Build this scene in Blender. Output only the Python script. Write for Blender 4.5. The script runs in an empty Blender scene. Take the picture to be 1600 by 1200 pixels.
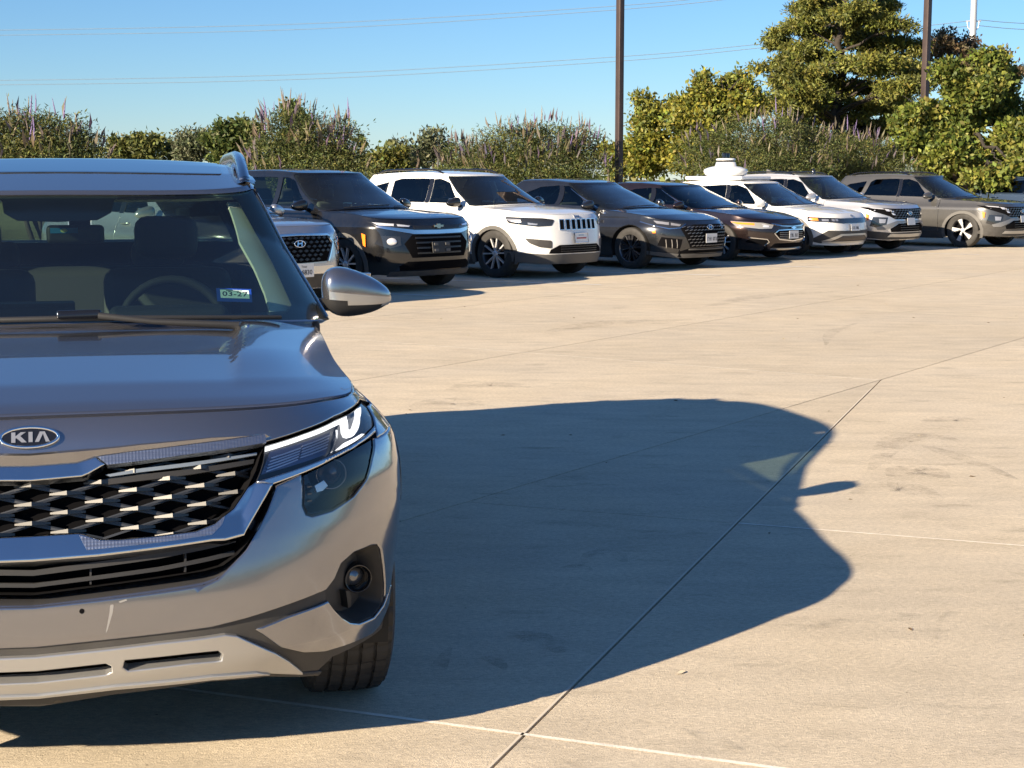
import bpy, bmesh, math, random
import numpy as np
from mathutils import Vector, Matrix
from mathutils.geometry import delaunay_2d_cdt

random.seed(7); RNG = np.random.default_rng(7)
scene = bpy.context.scene
COL = scene.collection

# ----------------------------------------------------------------- camera, sky, sun, exposure
CAM_H = 1.48
PITCH = math.atan((600 - 275) / 2400.0)
cam_d = bpy.data.cameras.new('camera'); cam = bpy.data.objects.new('camera', cam_d); COL.objects.link(cam)
cam_d.sensor_width = 36.0; cam_d.lens = 36.0 * 2400 / 1600; cam_d.clip_start = 0.05; cam_d.clip_end = 3000
cam.location = (0, 0, CAM_H); cam.rotation_euler = (math.pi / 2 - PITCH, 0, 0)
scene.camera = cam

SUN_EL, SUN_AZ = math.radians(20.8), math.radians(226.3)      # azimuth clockwise from +Y, towards the sun
world = bpy.data.worlds.new("World"); scene.world = world; world.use_nodes = True
_n = world.node_tree.nodes; _bg = _n['Background']
_sky = _n.new('ShaderNodeTexSky'); _sky.sky_type = 'NISHITA'; _sky.sun_disc = False
_sky.sun_elevation = SUN_EL; _sky.sun_rotation = SUN_AZ
_sky.air_density = 1.0; _sky.dust_density = 0.0; _sky.ozone_density = 7.5; _sky.altitude = 0
world.node_tree.links.new(_sky.outputs[0], _bg.inputs[0]); _bg.inputs[1].default_value = 0.053
sun_d = bpy.data.lights.new('sun', 'SUN'); sun_d.energy = 5.0; sun_d.angle = math.radians(0.5); sun_d.color = (1.0, 0.835, 0.62)
sun = bpy.data.objects.new('sun', sun_d); COL.objects.link(sun)
_to = Vector((math.sin(SUN_AZ) * math.cos(SUN_EL), math.cos(SUN_AZ) * math.cos(SUN_EL), math.sin(SUN_EL)))
sun.rotation_euler = _to.to_track_quat('Z', 'Y').to_euler(); sun.location = _to * 60
scene.view_settings.view_transform = 'Standard'; scene.view_settings.look = 'None'
scene.view_settings.exposure = 1.45; scene.view_settings.gamma = 1.0; scene.view_settings.use_curve_mapping = False
scene.render.engine = 'CYCLES'
scene.cycles.max_bounces = 10; scene.cycles.transparent_max_bounces = 16

ROW_PSI = math.radians(46.8)      # heading of the parked row
# ----------------------------------------------------------------- materials
MATS = {}
def new_mat(name):
    m = bpy.data.materials.new(name); m.use_nodes = True
    return m, m.node_tree.nodes, m.node_tree.links
def pbr(name, col, rough=.5, metal=0., coat=0., spec=.5, bump=None, emit=None, var=None, coat_rough=.03):
    if name in MATS: return MATS[name]
    m, n, l = new_mat(name); b = n['Principled BSDF']
    b.inputs['Base Color'].default_value = (*col, 1); b.inputs['Roughness'].default_value = rough
    b.inputs['Metallic'].default_value = metal; b.inputs['Coat Weight'].default_value = coat
    b.inputs['Coat Roughness'].default_value = coat_rough; b.inputs['Specular IOR Level'].default_value = spec
    if emit:
        b.inputs['Emission Color'].default_value = (*emit[:3], 1); b.inputs['Emission Strength'].default_value = emit[3]
    tc = None
    if bump or var:
        tc = n.new('ShaderNodeTexCoord')
    if bump:
        t = n.new('ShaderNodeTexNoise'); t.inputs['Scale'].default_value = bump[0]; t.inputs['Detail'].default_value = 4
        bp = n.new('ShaderNodeBump'); bp.inputs['Strength'].default_value = bump[1]; bp.inputs['Distance'].default_value = bump[2]
        l.new(tc.outputs['Object'], t.inputs['Vector']); l.new(t.outputs['Fac'], bp.inputs['Height']); l.new(bp.outputs[0], b.inputs['Normal'])
    if var:          # (scale, low, high) colour variation
        t = n.new('ShaderNodeTexNoise'); t.inputs['Scale'].default_value = var[0]; t.inputs['Detail'].default_value = 6
        r = n.new('ShaderNodeMapRange'); r.inputs[1].default_value = .3; r.inputs[2].default_value = .7
        r.inputs[3].default_value = var[1]; r.inputs[4].default_value = var[2]
        mx = n.new('ShaderNodeVectorMath'); mx.operation = 'SCALE'; mx.inputs[0].default_value = col
        l.new(tc.outputs['Object'], t.inputs['Vector']); l.new(t.outputs['Fac'], r.inputs[0]); l.new(r.outputs[0], mx.inputs['Scale'])
        l.new(mx.outputs[0], b.inputs['Base Color'])
    MATS[name] = m; return m
def paint(name, col, metal=.6, rough=.32, coat=1.0, dust=.0):
    """car paint: flakes under a clear coat, with a thin film of road dust"""
    if name in MATS: return MATS[name]
    m, n, l = new_mat(name); b = n['Principled BSDF']
    b.inputs['Metallic'].default_value = metal; b.inputs['Roughness'].default_value = rough
    b.inputs['Coat Weight'].default_value = coat; b.inputs['Coat Roughness'].default_value = .015; b.inputs['Coat IOR'].default_value = 1.55
    tc = n.new('ShaderNodeTexCoord')
    fl = n.new('ShaderNodeTexNoise'); fl.inputs['Scale'].default_value = 900; fl.inputs['Detail'].default_value = 1
    r = n.new('ShaderNodeMapRange'); r.inputs[1].default_value = .3; r.inputs[2].default_value = .7; r.inputs[3].default_value = .90; r.inputs[4].default_value = 1.10
    sc = n.new('ShaderNodeVectorMath'); sc.operation = 'SCALE'; sc.inputs[0].default_value = col
    l.new(tc.outputs['Object'], fl.inputs['Vector']); l.new(fl.outputs['Fac'], r.inputs[0]); l.new(r.outputs[0], sc.inputs['Scale'])
    d = n.new('ShaderNodeTexNoise'); d.inputs['Scale'].default_value = 5; d.inputs['Detail'].default_value = 8; d.inputs['Roughness'].default_value = .7
    dr = n.new('ShaderNodeMapRange'); dr.inputs[1].default_value = .42; dr.inputs[2].default_value = .75; dr.inputs[3].default_value = 0; dr.inputs[4].default_value = dust
    mx = n.new('ShaderNodeMix'); mx.data_type = 'RGBA'; mx.inputs['B'].default_value = (.34, .30, .25, 1)
    l.new(tc.outputs['Object'], d.inputs['Vector']); l.new(d.outputs['Fac'], dr.inputs[0]); l.new(dr.outputs[0], mx.inputs['Factor'])
    l.new(sc.outputs[0], mx.inputs['A']); l.new(mx.outputs['Result'], b.inputs['Base Color'])
    cr = n.new('ShaderNodeMapRange'); cr.inputs[3].default_value = .012; cr.inputs[4].default_value = .012 + dust * .5
    l.new(d.outputs['Fac'], cr.inputs[0]); l.new(cr.outputs[0], b.inputs['Coat Roughness'])
    MATS[name] = m; return m
def glass(name, tint, refl=1.0, ior=1.5, dust=0.0):
    """thin window pane: tinted transmission plus a mirror reflection by Fresnel, a faint film of dust"""
    if name in MATS: return MATS[name]
    m, n, l = new_mat(name); n.remove(n['Principled BSDF']); out = n['Material Output']
    tr = n.new('ShaderNodeBsdfTransparent'); tr.inputs[0].default_value = (*tint, 1)
    gl = n.new('ShaderNodeBsdfGlossy'); gl.inputs['Roughness'].default_value = 0.0; gl.inputs['Color'].default_value = (1, 1, 1, 1)
    fr = n.new('ShaderNodeFresnel'); fr.inputs['IOR'].default_value = ior
    mu = n.new('ShaderNodeMath'); mu.operation = 'MULTIPLY'; mu.inputs[1].default_value = refl; mu.use_clamp = True
    mx = n.new('ShaderNodeMixShader')
    l.new(fr.outputs[0], mu.inputs[0]); l.new(mu.outputs[0], mx.inputs[0]); l.new(tr.outputs[0], mx.inputs[1]); l.new(gl.outputs[0], mx.inputs[2])
    last = mx
    if dust > 0:
        df = n.new('ShaderNodeBsdfDiffuse'); df.inputs[0].default_value = (.42, .46, .47, 1)
        tc = n.new('ShaderNodeTexCoord'); nz = n.new('ShaderNodeTexNoise'); nz.inputs['Scale'].default_value = 6; nz.inputs['Detail'].default_value = 8
        rg = n.new('ShaderNodeMapRange'); rg.inputs[1].default_value = .35; rg.inputs[2].default_value = .8; rg.inputs[3].default_value = dust * .75; rg.inputs[4].default_value = dust
        m2 = n.new('ShaderNodeMixShader'); l.new(tc.outputs['Object'], nz.inputs['Vector']); l.new(nz.outputs['Fac'], rg.inputs[0]); l.new(rg.outputs[0], m2.inputs[0])
        l.new(mx.outputs[0], m2.inputs[1]); l.new(df.outputs[0], m2.inputs[2]); last = m2
    l.new(last.outputs[0], out.inputs['Surface'])
    MATS[name] = m; return m

M_BLACK = pbr('black_plastic', (.018, .018, .019), .55, bump=(600, .25, .001))
M_CLAD = pbr('grained_cladding', (.042, .04, .038), .62, bump=(900, .35, .001), var=(9, .8, 1.25))
M_GLOSSBLACK = pbr('gloss_black', (.008, .008, .009), .06, coat=.6)
M_VOID = pbr('dark_recess', (.004, .004, .005), 1.0, spec=.08)
M_CHROME = pbr('bright_chrome', (.82, .83, .85), .06, 1.0)
M_SATIN = pbr('satin_chrome', (.66, .67, .69), .17, 1.0)
M_SILVER = pbr('silver_plastic', (.47, .47, .465), .30, .75, .3)
M_TYRE = pbr('tyre_rubber', (.022, .021, .020), .72, bump=(160, .3, .001), var=(14, .8, 1.5))
M_ALLOY = pbr('alloy_silver', (.62, .62, .63), .32, .45)
M_ALLOYD = pbr('alloy_dark', (.06, .06, .065), .3, .7)
M_INT = pbr('interior_charcoal', (.020, .021, .024), .7, bump=(300, .2, .001))
M_INTG = pbr('interior_grey', (.022, .022, .024), .75)
M_HEAD = pbr('headliner_grey', (.72, .71, .68), .85)
M_LINER = pbr('arch_liner', (.012, .012, .012), .85)
M_LENS = glass('lamp_lens', (.93, .95, .97), 1.2, 1.5)
M_LAMPW = pbr('lamp_reflector', (.85, .85, .87), .22, .55, .5)
M_DRL = pbr('daytime_light', (.9, .9, .9), .4, emit=(1.0, .97, .92, .55))
M_AMBER = pbr('amber_reflector', (.80, .22, .02), .2, coat=.5)
M_WHITE = pbr('plate_white', (.74, .74, .72), .4)
M_INK = pbr('plate_ink', (.04, .04, .05), .5)

# ----------------------------------------------------------------- mesh tools
def calc_normals(V, F):
    N = np.zeros_like(V)
    for f in F:
        for i in range(1, len(f) - 1):
            n = np.cross(V[f[i]] - V[f[0]], V[f[i + 1]] - V[f[0]])
            for k in (f[0], f[i], f[i + 1]): N[k] += n
    return N / np.maximum(np.linalg.norm(N, axis=1, keepdims=True), 1e-12)
class MB:
    """collects chunks of mesh and links them as ONE object"""
    def __init__(s): s.V = []; s.F = []; s.N = []; s.M = []; s.n = 0
    def add(s, V, F, N=None, mi=0, flat=False):
        V = np.asarray(V, float)
        if flat:
            nv, nf, nn = [], [], []
            for f in F:
                p = V[list(f)]; n = np.zeros(3)
                for i in range(1, len(f) - 1): n += np.cross(p[i] - p[0], p[i + 1] - p[0])
                n /= max(np.linalg.norm(n), 1e-12)
                nf.append(tuple(range(len(nv), len(nv) + len(f)))); nv += list(p); nn += [n] * len(f)
            V, F, N = np.array(nv), nf, np.array(nn)
        if N is None: N = calc_normals(V, F)
        s.V.append(V); s.N.append(N); s.F += [tuple(int(i) + s.n for i in f) for f in F]; s.M += [mi] * len(F); s.n += len(V)
        return s
    def merge(s, o, T=None, mi=None):
        for V, N in zip(o.V, o.N):
            if T is not None:
                T = np.array(T); R3 = T[:3, :3]
                V = V @ R3.T + T[:3, 3]; N = N @ np.linalg.inv(R3); N = N / np.maximum(np.linalg.norm(N, axis=1, keepdims=True), 1e-12)
            s.V.append(V); s.N.append(N)
        fl = T is not None and np.linalg.det(np.array(T)[:3, :3]) < 0
        s.F += [tuple(i + s.n for i in (f[::-1] if fl else f)) for f in o.F]; s.M += [(m if mi is None else mi) for m in o.M]; s.n += o.n
        return s
    def mirrored(s):
        return MB().merge(s, np.diag([-1., 1, 1, 1]))
    def build(s, name, mat, parent=None, loc=None):
        me = bpy.data.meshes.new(name)
        V = np.concatenate(s.V); N = np.concatenate(s.N)
        me.from_pydata(V.tolist(), [], s.F)
        mats = mat if isinstance(mat, (list, tuple)) else [mat]
        for m in mats: me.materials.append(m)
        if len(mats) > 1: me.polygons.foreach_set('material_index', s.M)
        me.polygons.foreach_set('use_smooth', [True] * len(me.polygons))
        if len(me.vertices) == len(N): me.normals_split_custom_set_from_vertices(N.tolist())
        o = bpy.data.objects.new(name, me); COL.objects.link(o)
        if parent is not None: o.parent = parent
        if loc is not None: o.location = loc
        return o
def both(mb, name, mat, parent):
    a = mb.build(name, mat, parent); b = mb.mirrored().build(name, mat, parent); return a, b
def tag(o, label=None, cat=None, group=None, kind=None):
    if label: o['label'] = label
    if cat: o['category'] = cat
    if group: o['group'] = group
    if kind: o['kind'] = kind
    return o
def empty(name, loc=(0, 0, 0), rz=0):
    o = bpy.data.objects.new(name, None); COL.objects.link(o); o.location = loc; o.rotation_euler = (0, 0, rz); o.empty_display_size = .3
    return o

def densify(P, res, closed=True):
    P = np.asarray(P, float); out = []
    n = len(P)
    for i in range(n if closed else n - 1):
        a, b = P[i], P[(i + 1) % n]; k = max(1, int(math.ceil(np.linalg.norm(b - a) / res)))
        for j in range(k): out.append(a + (b - a) * j / k)
    if not closed: out.append(P[-1])
    return np.array(out)
def crom(P, k=6, closed=False):
    """Catmull-Rom through the points"""
    P = np.asarray(P, float); n = len(P); out = []
    for i in range(n if closed else n - 1):
        p0 = P[i - 1] if (closed or i > 0) else 2 * P[0] - P[1]
        p1 = P[i]; p2 = P[(i + 1) % n]
        p3 = P[(i + 2) % n] if (closed or i + 2 < n) else 2 * P[-1] - P[-2]
        for j in range(k):
            t = j / k
            out.append(.5 * (2 * p1 + (p2 - p0) * t + (2 * p0 - 5 * p1 + 4 * p2 - p3) * t * t + (3 * p1 - p0 - 3 * p2 + p3) * t ** 3))
    if not closed: out.append(P[-1])
    return np.array(out)
def rounded(P, r, k=4):
    """polygon with its corners rounded by radius-like distance r"""
    P = np.asarray(P, float); out = []; n = len(P)
    for i in range(n):
        a, b, c = P[i - 1], P[i], P[(i + 1) % n]
        da, dc = np.linalg.norm(a - b), np.linalg.norm(c - b); q = min(r, .45 * da, .45 * dc)
        p, s = b + (a - b) / da * q, b + (c - b) / dc * q
        for j in range(k + 1):
            t = j / k; out.append((1 - t) ** 2 * p + 2 * t * (1 - t) * b + t * t * s)
    return np.array(out)
def inpoly(Q, P):
    x, y = Q[:, 0][:, None], Q[:, 1][:, None]
    x1, y1 = P[:, 0][None], P[:, 1][None]; x2, y2 = np.roll(P[:, 0], -1)[None], np.roll(P[:, 1], -1)[None]
    with np.errstate(divide='ignore', invalid='ignore'):
        c = ((y1 > y) != (y2 > y)) & (x < (x2 - x1) * (y - y1) / (y2 - y1) + x1)
    return c.sum(1) % 2 == 1
def fd_normals(fn, Q, eps, sgn=None, center=None):
    P = fn(Q)
    du = fn(Q + np.array([eps[0], 0])) - fn(Q - np.array([eps[0], 0]))
    dv = fn(Q + np.array([0, eps[1]])) - fn(Q - np.array([0, eps[1]]))
    N = np.cross(du, dv); N /= np.maximum(np.linalg.norm(N, axis=1, keepdims=True), 1e-12)
    if sgn is None:
        C = np.array(center) if center is not None else np.array([0, np.clip(P[:, 1].mean(), 1.2, 3.2), .7])
        sgn = 1 if ((P - C) * N).sum() >= 0 else -1
    return P, N * sgn, sgn
def panel(fn, outer, holes=(), res=.05, off=0., rim=.010, scale=(1., 1.), eps=.004, center=None, mb=None, sgn=None, mi=0, bevel=0.):
    """triangulated piece of the surface fn bounded by a polygon (with holes), with returned edges"""
    sc = np.array(scale, float)
    loops = [np.asarray(outer, float) * sc] + [np.asarray(h, float) * sc for h in holes]
    D = [densify(q, res) for q in loops]
    B = np.concatenate(D)
    OUT2 = []                                   # outward 2D normal per boundary sample
    for i, q in enumerate(D):
        t = np.roll(q, -1, 0) - np.roll(q, 1, 0); t /= np.maximum(np.linalg.norm(t, axis=1, keepdims=True), 1e-9)
        ar = np.sum(q[:, 0] * np.roll(q[:, 1], -1) - np.roll(q[:, 0], -1) * q[:, 1])
        o2 = np.stack([t[:, 1], -t[:, 0]], 1) * (1 if ar > 0 else -1)
        OUT2.append(o2 if i == 0 else -o2)
    OUT2 = np.concatenate(OUT2)
    lo, hi = D[0].min(0), D[0].max(0)
    gx, gy = np.meshgrid(np.arange(lo[0] + res / 2, hi[0], res), np.arange(lo[1] + res / 2, hi[1], res * .87))
    gx = gx + (np.arange(gx.shape[0])[:, None] % 2) * res / 2
    Gp = np.stack([gx.ravel(), gy.ravel()], 1)
    if len(Gp):
        ok = inpoly(Gp, D[0])
        for h in D[1:]: ok &= ~inpoly(Gp, h)
        Gp = Gp[ok]
    if len(Gp):
        keep = np.ones(len(Gp), bool); Bd = np.concatenate([densify(q, max(res * .3, .003)) for q in loops])
        for i in range(0, len(Gp), 500):
            d = ((Gp[i:i + 500, None] - Bd[None]) ** 2).sum(2).min(1); keep[i:i + 500] = d > (.38 * res + bevel) ** 2
        Gp = Gp[keep]
    if bevel > 0:
        Rg = B - OUT2 * bevel; ok = inpoly(Rg, D[0])
        for h in D[1:]: ok &= ~inpoly(Rg, h)
        d = np.array([((B - q) ** 2).sum(1).min() for q in Rg]); ok &= d > (.8 * bevel) ** 2
        Rg = Rg[ok]
        if len(Gp) and len(Rg):
            d = np.array([((Rg - q) ** 2).sum(1).min() for q in Gp]); Gp = Gp[d > (.35 * bevel) ** 2]
        Gp = np.concatenate([Gp, Rg]) if len(Gp) else Rg
    A = np.concatenate([B, Gp]) if len(Gp) else B
    E = []; k = 0
    for q in D:
        m = len(q); E += [(k + i, k + (i + 1) % m) for i in range(m)]; k += m
    r = delaunay_2d_cdt([Vector(p) for p in A], E, [], 0, 1e-7)
    V2 = np.array([tuple(v) for v in r[0]]); T = np.array([f for f in r[2] if len(f) == 3])
    cen = V2[T].mean(1); ok = inpoly(cen, D[0])
    for h in D[1:]: ok &= ~inpoly(cen, h)
    T = T[ok]
    P, N, sg = fd_normals(fn, V2 / sc, np.array([eps, eps]) / sc, sgn, center)
    P = P + off * N
    if bevel > 0:
        d2 = ((V2[:, None] - B[None]) ** 2).sum(2); j = d2.argmin(1); isb = d2[np.arange(len(V2)), j] < 1e-8
        du = fn(V2 / sc + np.array([eps / sc[0], 0])) - fn(V2 / sc); dv = fn(V2 / sc + np.array([0, eps / sc[1]])) - fn(V2 / sc)
        o3 = OUT2[j, 0][:, None] * du + OUT2[j, 1][:, None] * dv
        o3 /= np.maximum(np.linalg.norm(o3, axis=1, keepdims=True), 1e-12)
        P[isb] -= .75 * bevel * N[isb]
        N2 = N + o3 * 1.3; N2 /= np.linalg.norm(N2, axis=1, keepdims=True); N = np.where(isb[:, None], N2, N)
    tn = np.cross(P[T[:, 1]] - P[T[:, 0]], P[T[:, 2]] - P[T[:, 0]])
    fl = (tn * N[T[:, 0]]).sum(1) < 0
    T[fl] = T[fl][:, ::-1]
    m = mb or MB()
    m.add(P, T.tolist(), N, mi)
    if rim:
        for q in D:
            Pq, Nq, _ = fd_normals(fn, q / sc, np.array([eps, eps]) / sc, sg)
            Pq = Pq + (off - .75 * bevel) * Nq; Pi = Pq - rim * Nq; n = len(q)
            V = np.concatenate([Pq, Pi]); F = [(i, (i + 1) % n, n + (i + 1) % n, n + i) for i in range(n)]
            # orientation: outward of the piece
            area = .5 * np.sum(q[:, 0] * np.roll(q[:, 1], -1) - np.roll(q[:, 0], -1) * q[:, 1])
            m.add(V, F, None, mi, flat=True)
    return m
def strip_on(fn, curve, w, off=.003, h=.003, eps=.004, scale=(1, 1), mb=None, center=None):
    """thin raised strip following a curve in the domain of fn (for seams, trims)"""
    c = np.asarray(curve, float); sc = np.array(scale, float); c2 = c * sc
    t = np.gradient(c2, axis=0); t /= np.maximum(np.linalg.norm(t, axis=1, keepdims=True), 1e-9)
    nn = np.stack([-t[:, 1], t[:, 0]], 1)
    w = np.asarray(w, float); w = w[:, None] if w.ndim else w
    poly = np.concatenate([c2 + nn * w / 2, (c2 - nn * w / 2)[::-1]]) / sc
    return panel(fn, poly, res=max(.02, float(np.max(w)) * 2), off=off, rim=h, scale=scale, eps=eps, mb=mb, center=center)
def tube(pts, r, seg=8, mb=None, closed=False, cap=True, mi=0, flat_y=1.0):
    P = np.asarray(pts, float); n = len(P); R = np.full(n, r, float) if np.isscalar(r) else np.asarray(r, float)
    T = np.gradient(P, axis=0)
    if closed: T = (np.roll(P, -1, 0) - np.roll(P, 1, 0))
    T /= np.maximum(np.linalg.norm(T, axis=1, keepdims=True), 1e-9)
    up = np.array([0, 0, 1.]) if abs(T[0][2]) < .9 else np.array([1., 0, 0])
    V = []; prev = None
    for i in range(n):
        a = np.cross(T[i], up) if prev is None else prev - T[i] * (prev @ T[i]); a /= max(np.linalg.norm(a), 1e-9); prev = a
        b = np.cross(T[i], a)
        for k in range(seg):
            q = 2 * math.pi * k / seg; V.append(P[i] + R[i] * (math.cos(q) * a + flat_y * math.sin(q) * b))
    F = []
    for i in range(n if closed else n - 1):
        j = (i + 1) % n
        for k in range(seg): F.append((i * seg + k, j * seg + k, j * seg + (k + 1) % seg, i * seg + (k + 1) % seg))
    m = mb or MB(); V = np.array(V)
    if not closed and cap: F2 = F + [tuple(range(seg)), tuple(range((n - 1) * seg, n * seg))[::-1]]
    else: F2 = F
    # outward orientation
    m.add(V, [f[::-1] for f in F2], None, mi)
    return m
def lathe(prof, seg=48, axis='x', mb=None, mi=0, closed=False, flat=False, ang=(0, 2 * math.pi)):
    """profile of (axial, radius) turned round the x axis"""
    pr = np.asarray(prof, float); n = len(pr); full = abs(ang[1] - ang[0] - 2 * math.pi) < 1e-6
    q = np.linspace(ang[0], ang[1], seg + (0 if full else 1), endpoint=not full)
    V = np.array([(a, r * math.cos(t), r * math.sin(t)) for t in q for a, r in pr])
    F = []; ns = seg
    for i in range(ns):
        j = (i + 1) % len(q)
        for k in range(n if closed else n - 1):
            k2 = (k + 1) % n
            F.append((i * n + k, i * n + k2, j * n + k2, j * n + k))
    m = mb or MB(); m.add(V, F, None, mi, flat); return m
def box(c, size, r=0., seg=2, mb=None, mi=0, T=None):
    bm = bmesh.new(); bmesh.ops.create_cube(bm, size=1)
    bmesh.ops.scale(bm, vec=size, verts=bm.verts)
    if r > 0: bmesh.ops.bevel(bm, geom=bm.edges[:] , offset=r, segments=seg, profile=.5, affect='EDGES')
    V = np.array([v.co[:] for v in bm.verts]); F = [[v.index for v in f.verts] for f in bm.faces]
    if T is not None: V = V @ np.array(T)[:3, :3].T
    V = V + np.array(c); bm.free()
    m = mb or MB(); m.add(V, F, None, mi, flat=(r == 0)); return m
def prism(poly, n_dir, depth, mb=None, mi=0):
    """extrude a planar 3D polygon along a vector"""
    P = np.asarray(poly, float); n = len(P); d = np.asarray(n_dir, float) * depth
    V = np.concatenate([P, P + d]); F = [tuple(range(n))[::-1], tuple(range(n, 2 * n))] + [(i, (i + 1) % n, n + (i + 1) % n, n + i) for i in range(n)]
    m = mb or MB(); m.add(V, F, None, mi, flat=True); return m
def sphere(c, rad, seg=16, ring=10, mb=None, mi=0, fn=None, power=1.0):
    V = []; rad = np.broadcast_to(np.asarray(rad, float), 3)
    sp = lambda v, p: np.sign(v) * abs(v) ** p
    for i in range(ring + 1):
        t = math.pi * i / ring
        for k in range(seg):
            q = 2 * math.pi * k / seg
            V.append((sp(math.sin(t), power) * sp(math.cos(q), power), sp(math.sin(t), power) * sp(math.sin(q), power), sp(math.cos(t), power)))
    V = np.array(V) * rad
    if fn is not None: V = fn(V)
    V = V + np.array(c); F = []
    for i in range(ring):
        for k in range(seg): F.append((i * seg + k, (i + 1) * seg + k, (i + 1) * seg + (k + 1) % seg, i * seg + (k + 1) % seg))
    m = mb or MB(); m.add(V, F, None, mi); return m
def text_mb(txt, size, depth=.002, align='CENTER', bold=0.0):
    cu = bpy.data.curves.new('t', 'FONT'); cu.body = txt; cu.size = size; cu.extrude = depth; cu.align_x = align; cu.align_y = 'CENTER'; cu.offset = bold; cu.resolution_u = 2
    o = bpy.data.objects.new('t', cu); COL.objects.link(o)
    dg = bpy.context.evaluated_depsgraph_get(); me = o.evaluated_get(dg).to_mesh()
    V = np.array([v.co[:] for v in me.vertices]); F = [tuple(p.vertices) for p in me.polygons]
    o.evaluated_get(dg).to_mesh_clear(); bpy.data.objects.remove(o); bpy.data.curves.remove(cu)
    m = MB(); m.add(V, F, None, flat=True); return m
def frame(pos, xdir, ydir):
    """4x4 with local x, y along the given directions"""
    x = np.array(xdir, float); x /= np.linalg.norm(x); y = np.array(ydir, float); y = y - x * (x @ y); y /= np.linalg.norm(y); z = np.cross(x, y)
    T = np.eye(4); T[:3, 0] = x; T[:3, 1] = y; T[:3, 2] = z; T[:3, 3] = pos; return T
def surf_frame(fn, ab, eps=.01, center=None, rot=0.):
    """frame on the surface: x = first domain direction, y = up along the surface, z = outward normal"""
    ab = np.array([ab], float)
    P, N, _ = fd_normals(fn, ab, (eps, eps), None, center)
    du = (fn(ab + [[eps, 0]]) - fn(ab - [[eps, 0]]))[0]
    z = N[0]; x = du - z * (du @ z); x /= np.linalg.norm(x); y = np.cross(z, x)
    if y[2] < 0 : x, y = -x, -y
    if rot: x, y = math.cos(rot) * x + math.sin(rot) * y, -math.sin(rot) * x + math.cos(rot) * y
    T = np.eye(4); T[:3, 0] = x; T[:3, 1] = y; T[:3, 2] = z; T[:3, 3] = P[0]; return T
# ----------------------------------------------------------------- car surfaces
def interp(x, tab):
    t = np.array(tab, float)
    return np.interp(x, t[:, 0], t[:, 1])

def sm(tab, n=200, k=9):
    """table -> slightly smoothed dense table"""
    t = np.array(tab, float)
    x = np.linspace(t[0, 0], t[-1, 0], n)
    y = np.interp(x, t[:, 0], t[:, 1])
    w = max(3, int(n * k / 200.0)) | 1
    yp = np.concatenate([2 * y[0] - y[w // 2:0:-1], y, 2 * y[-1] - y[-2:-w // 2 - 1:-1]])
    ys = np.convolve(yp, np.ones(w) / w, 'valid')
    return np.stack([x, ys], 1)

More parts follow.
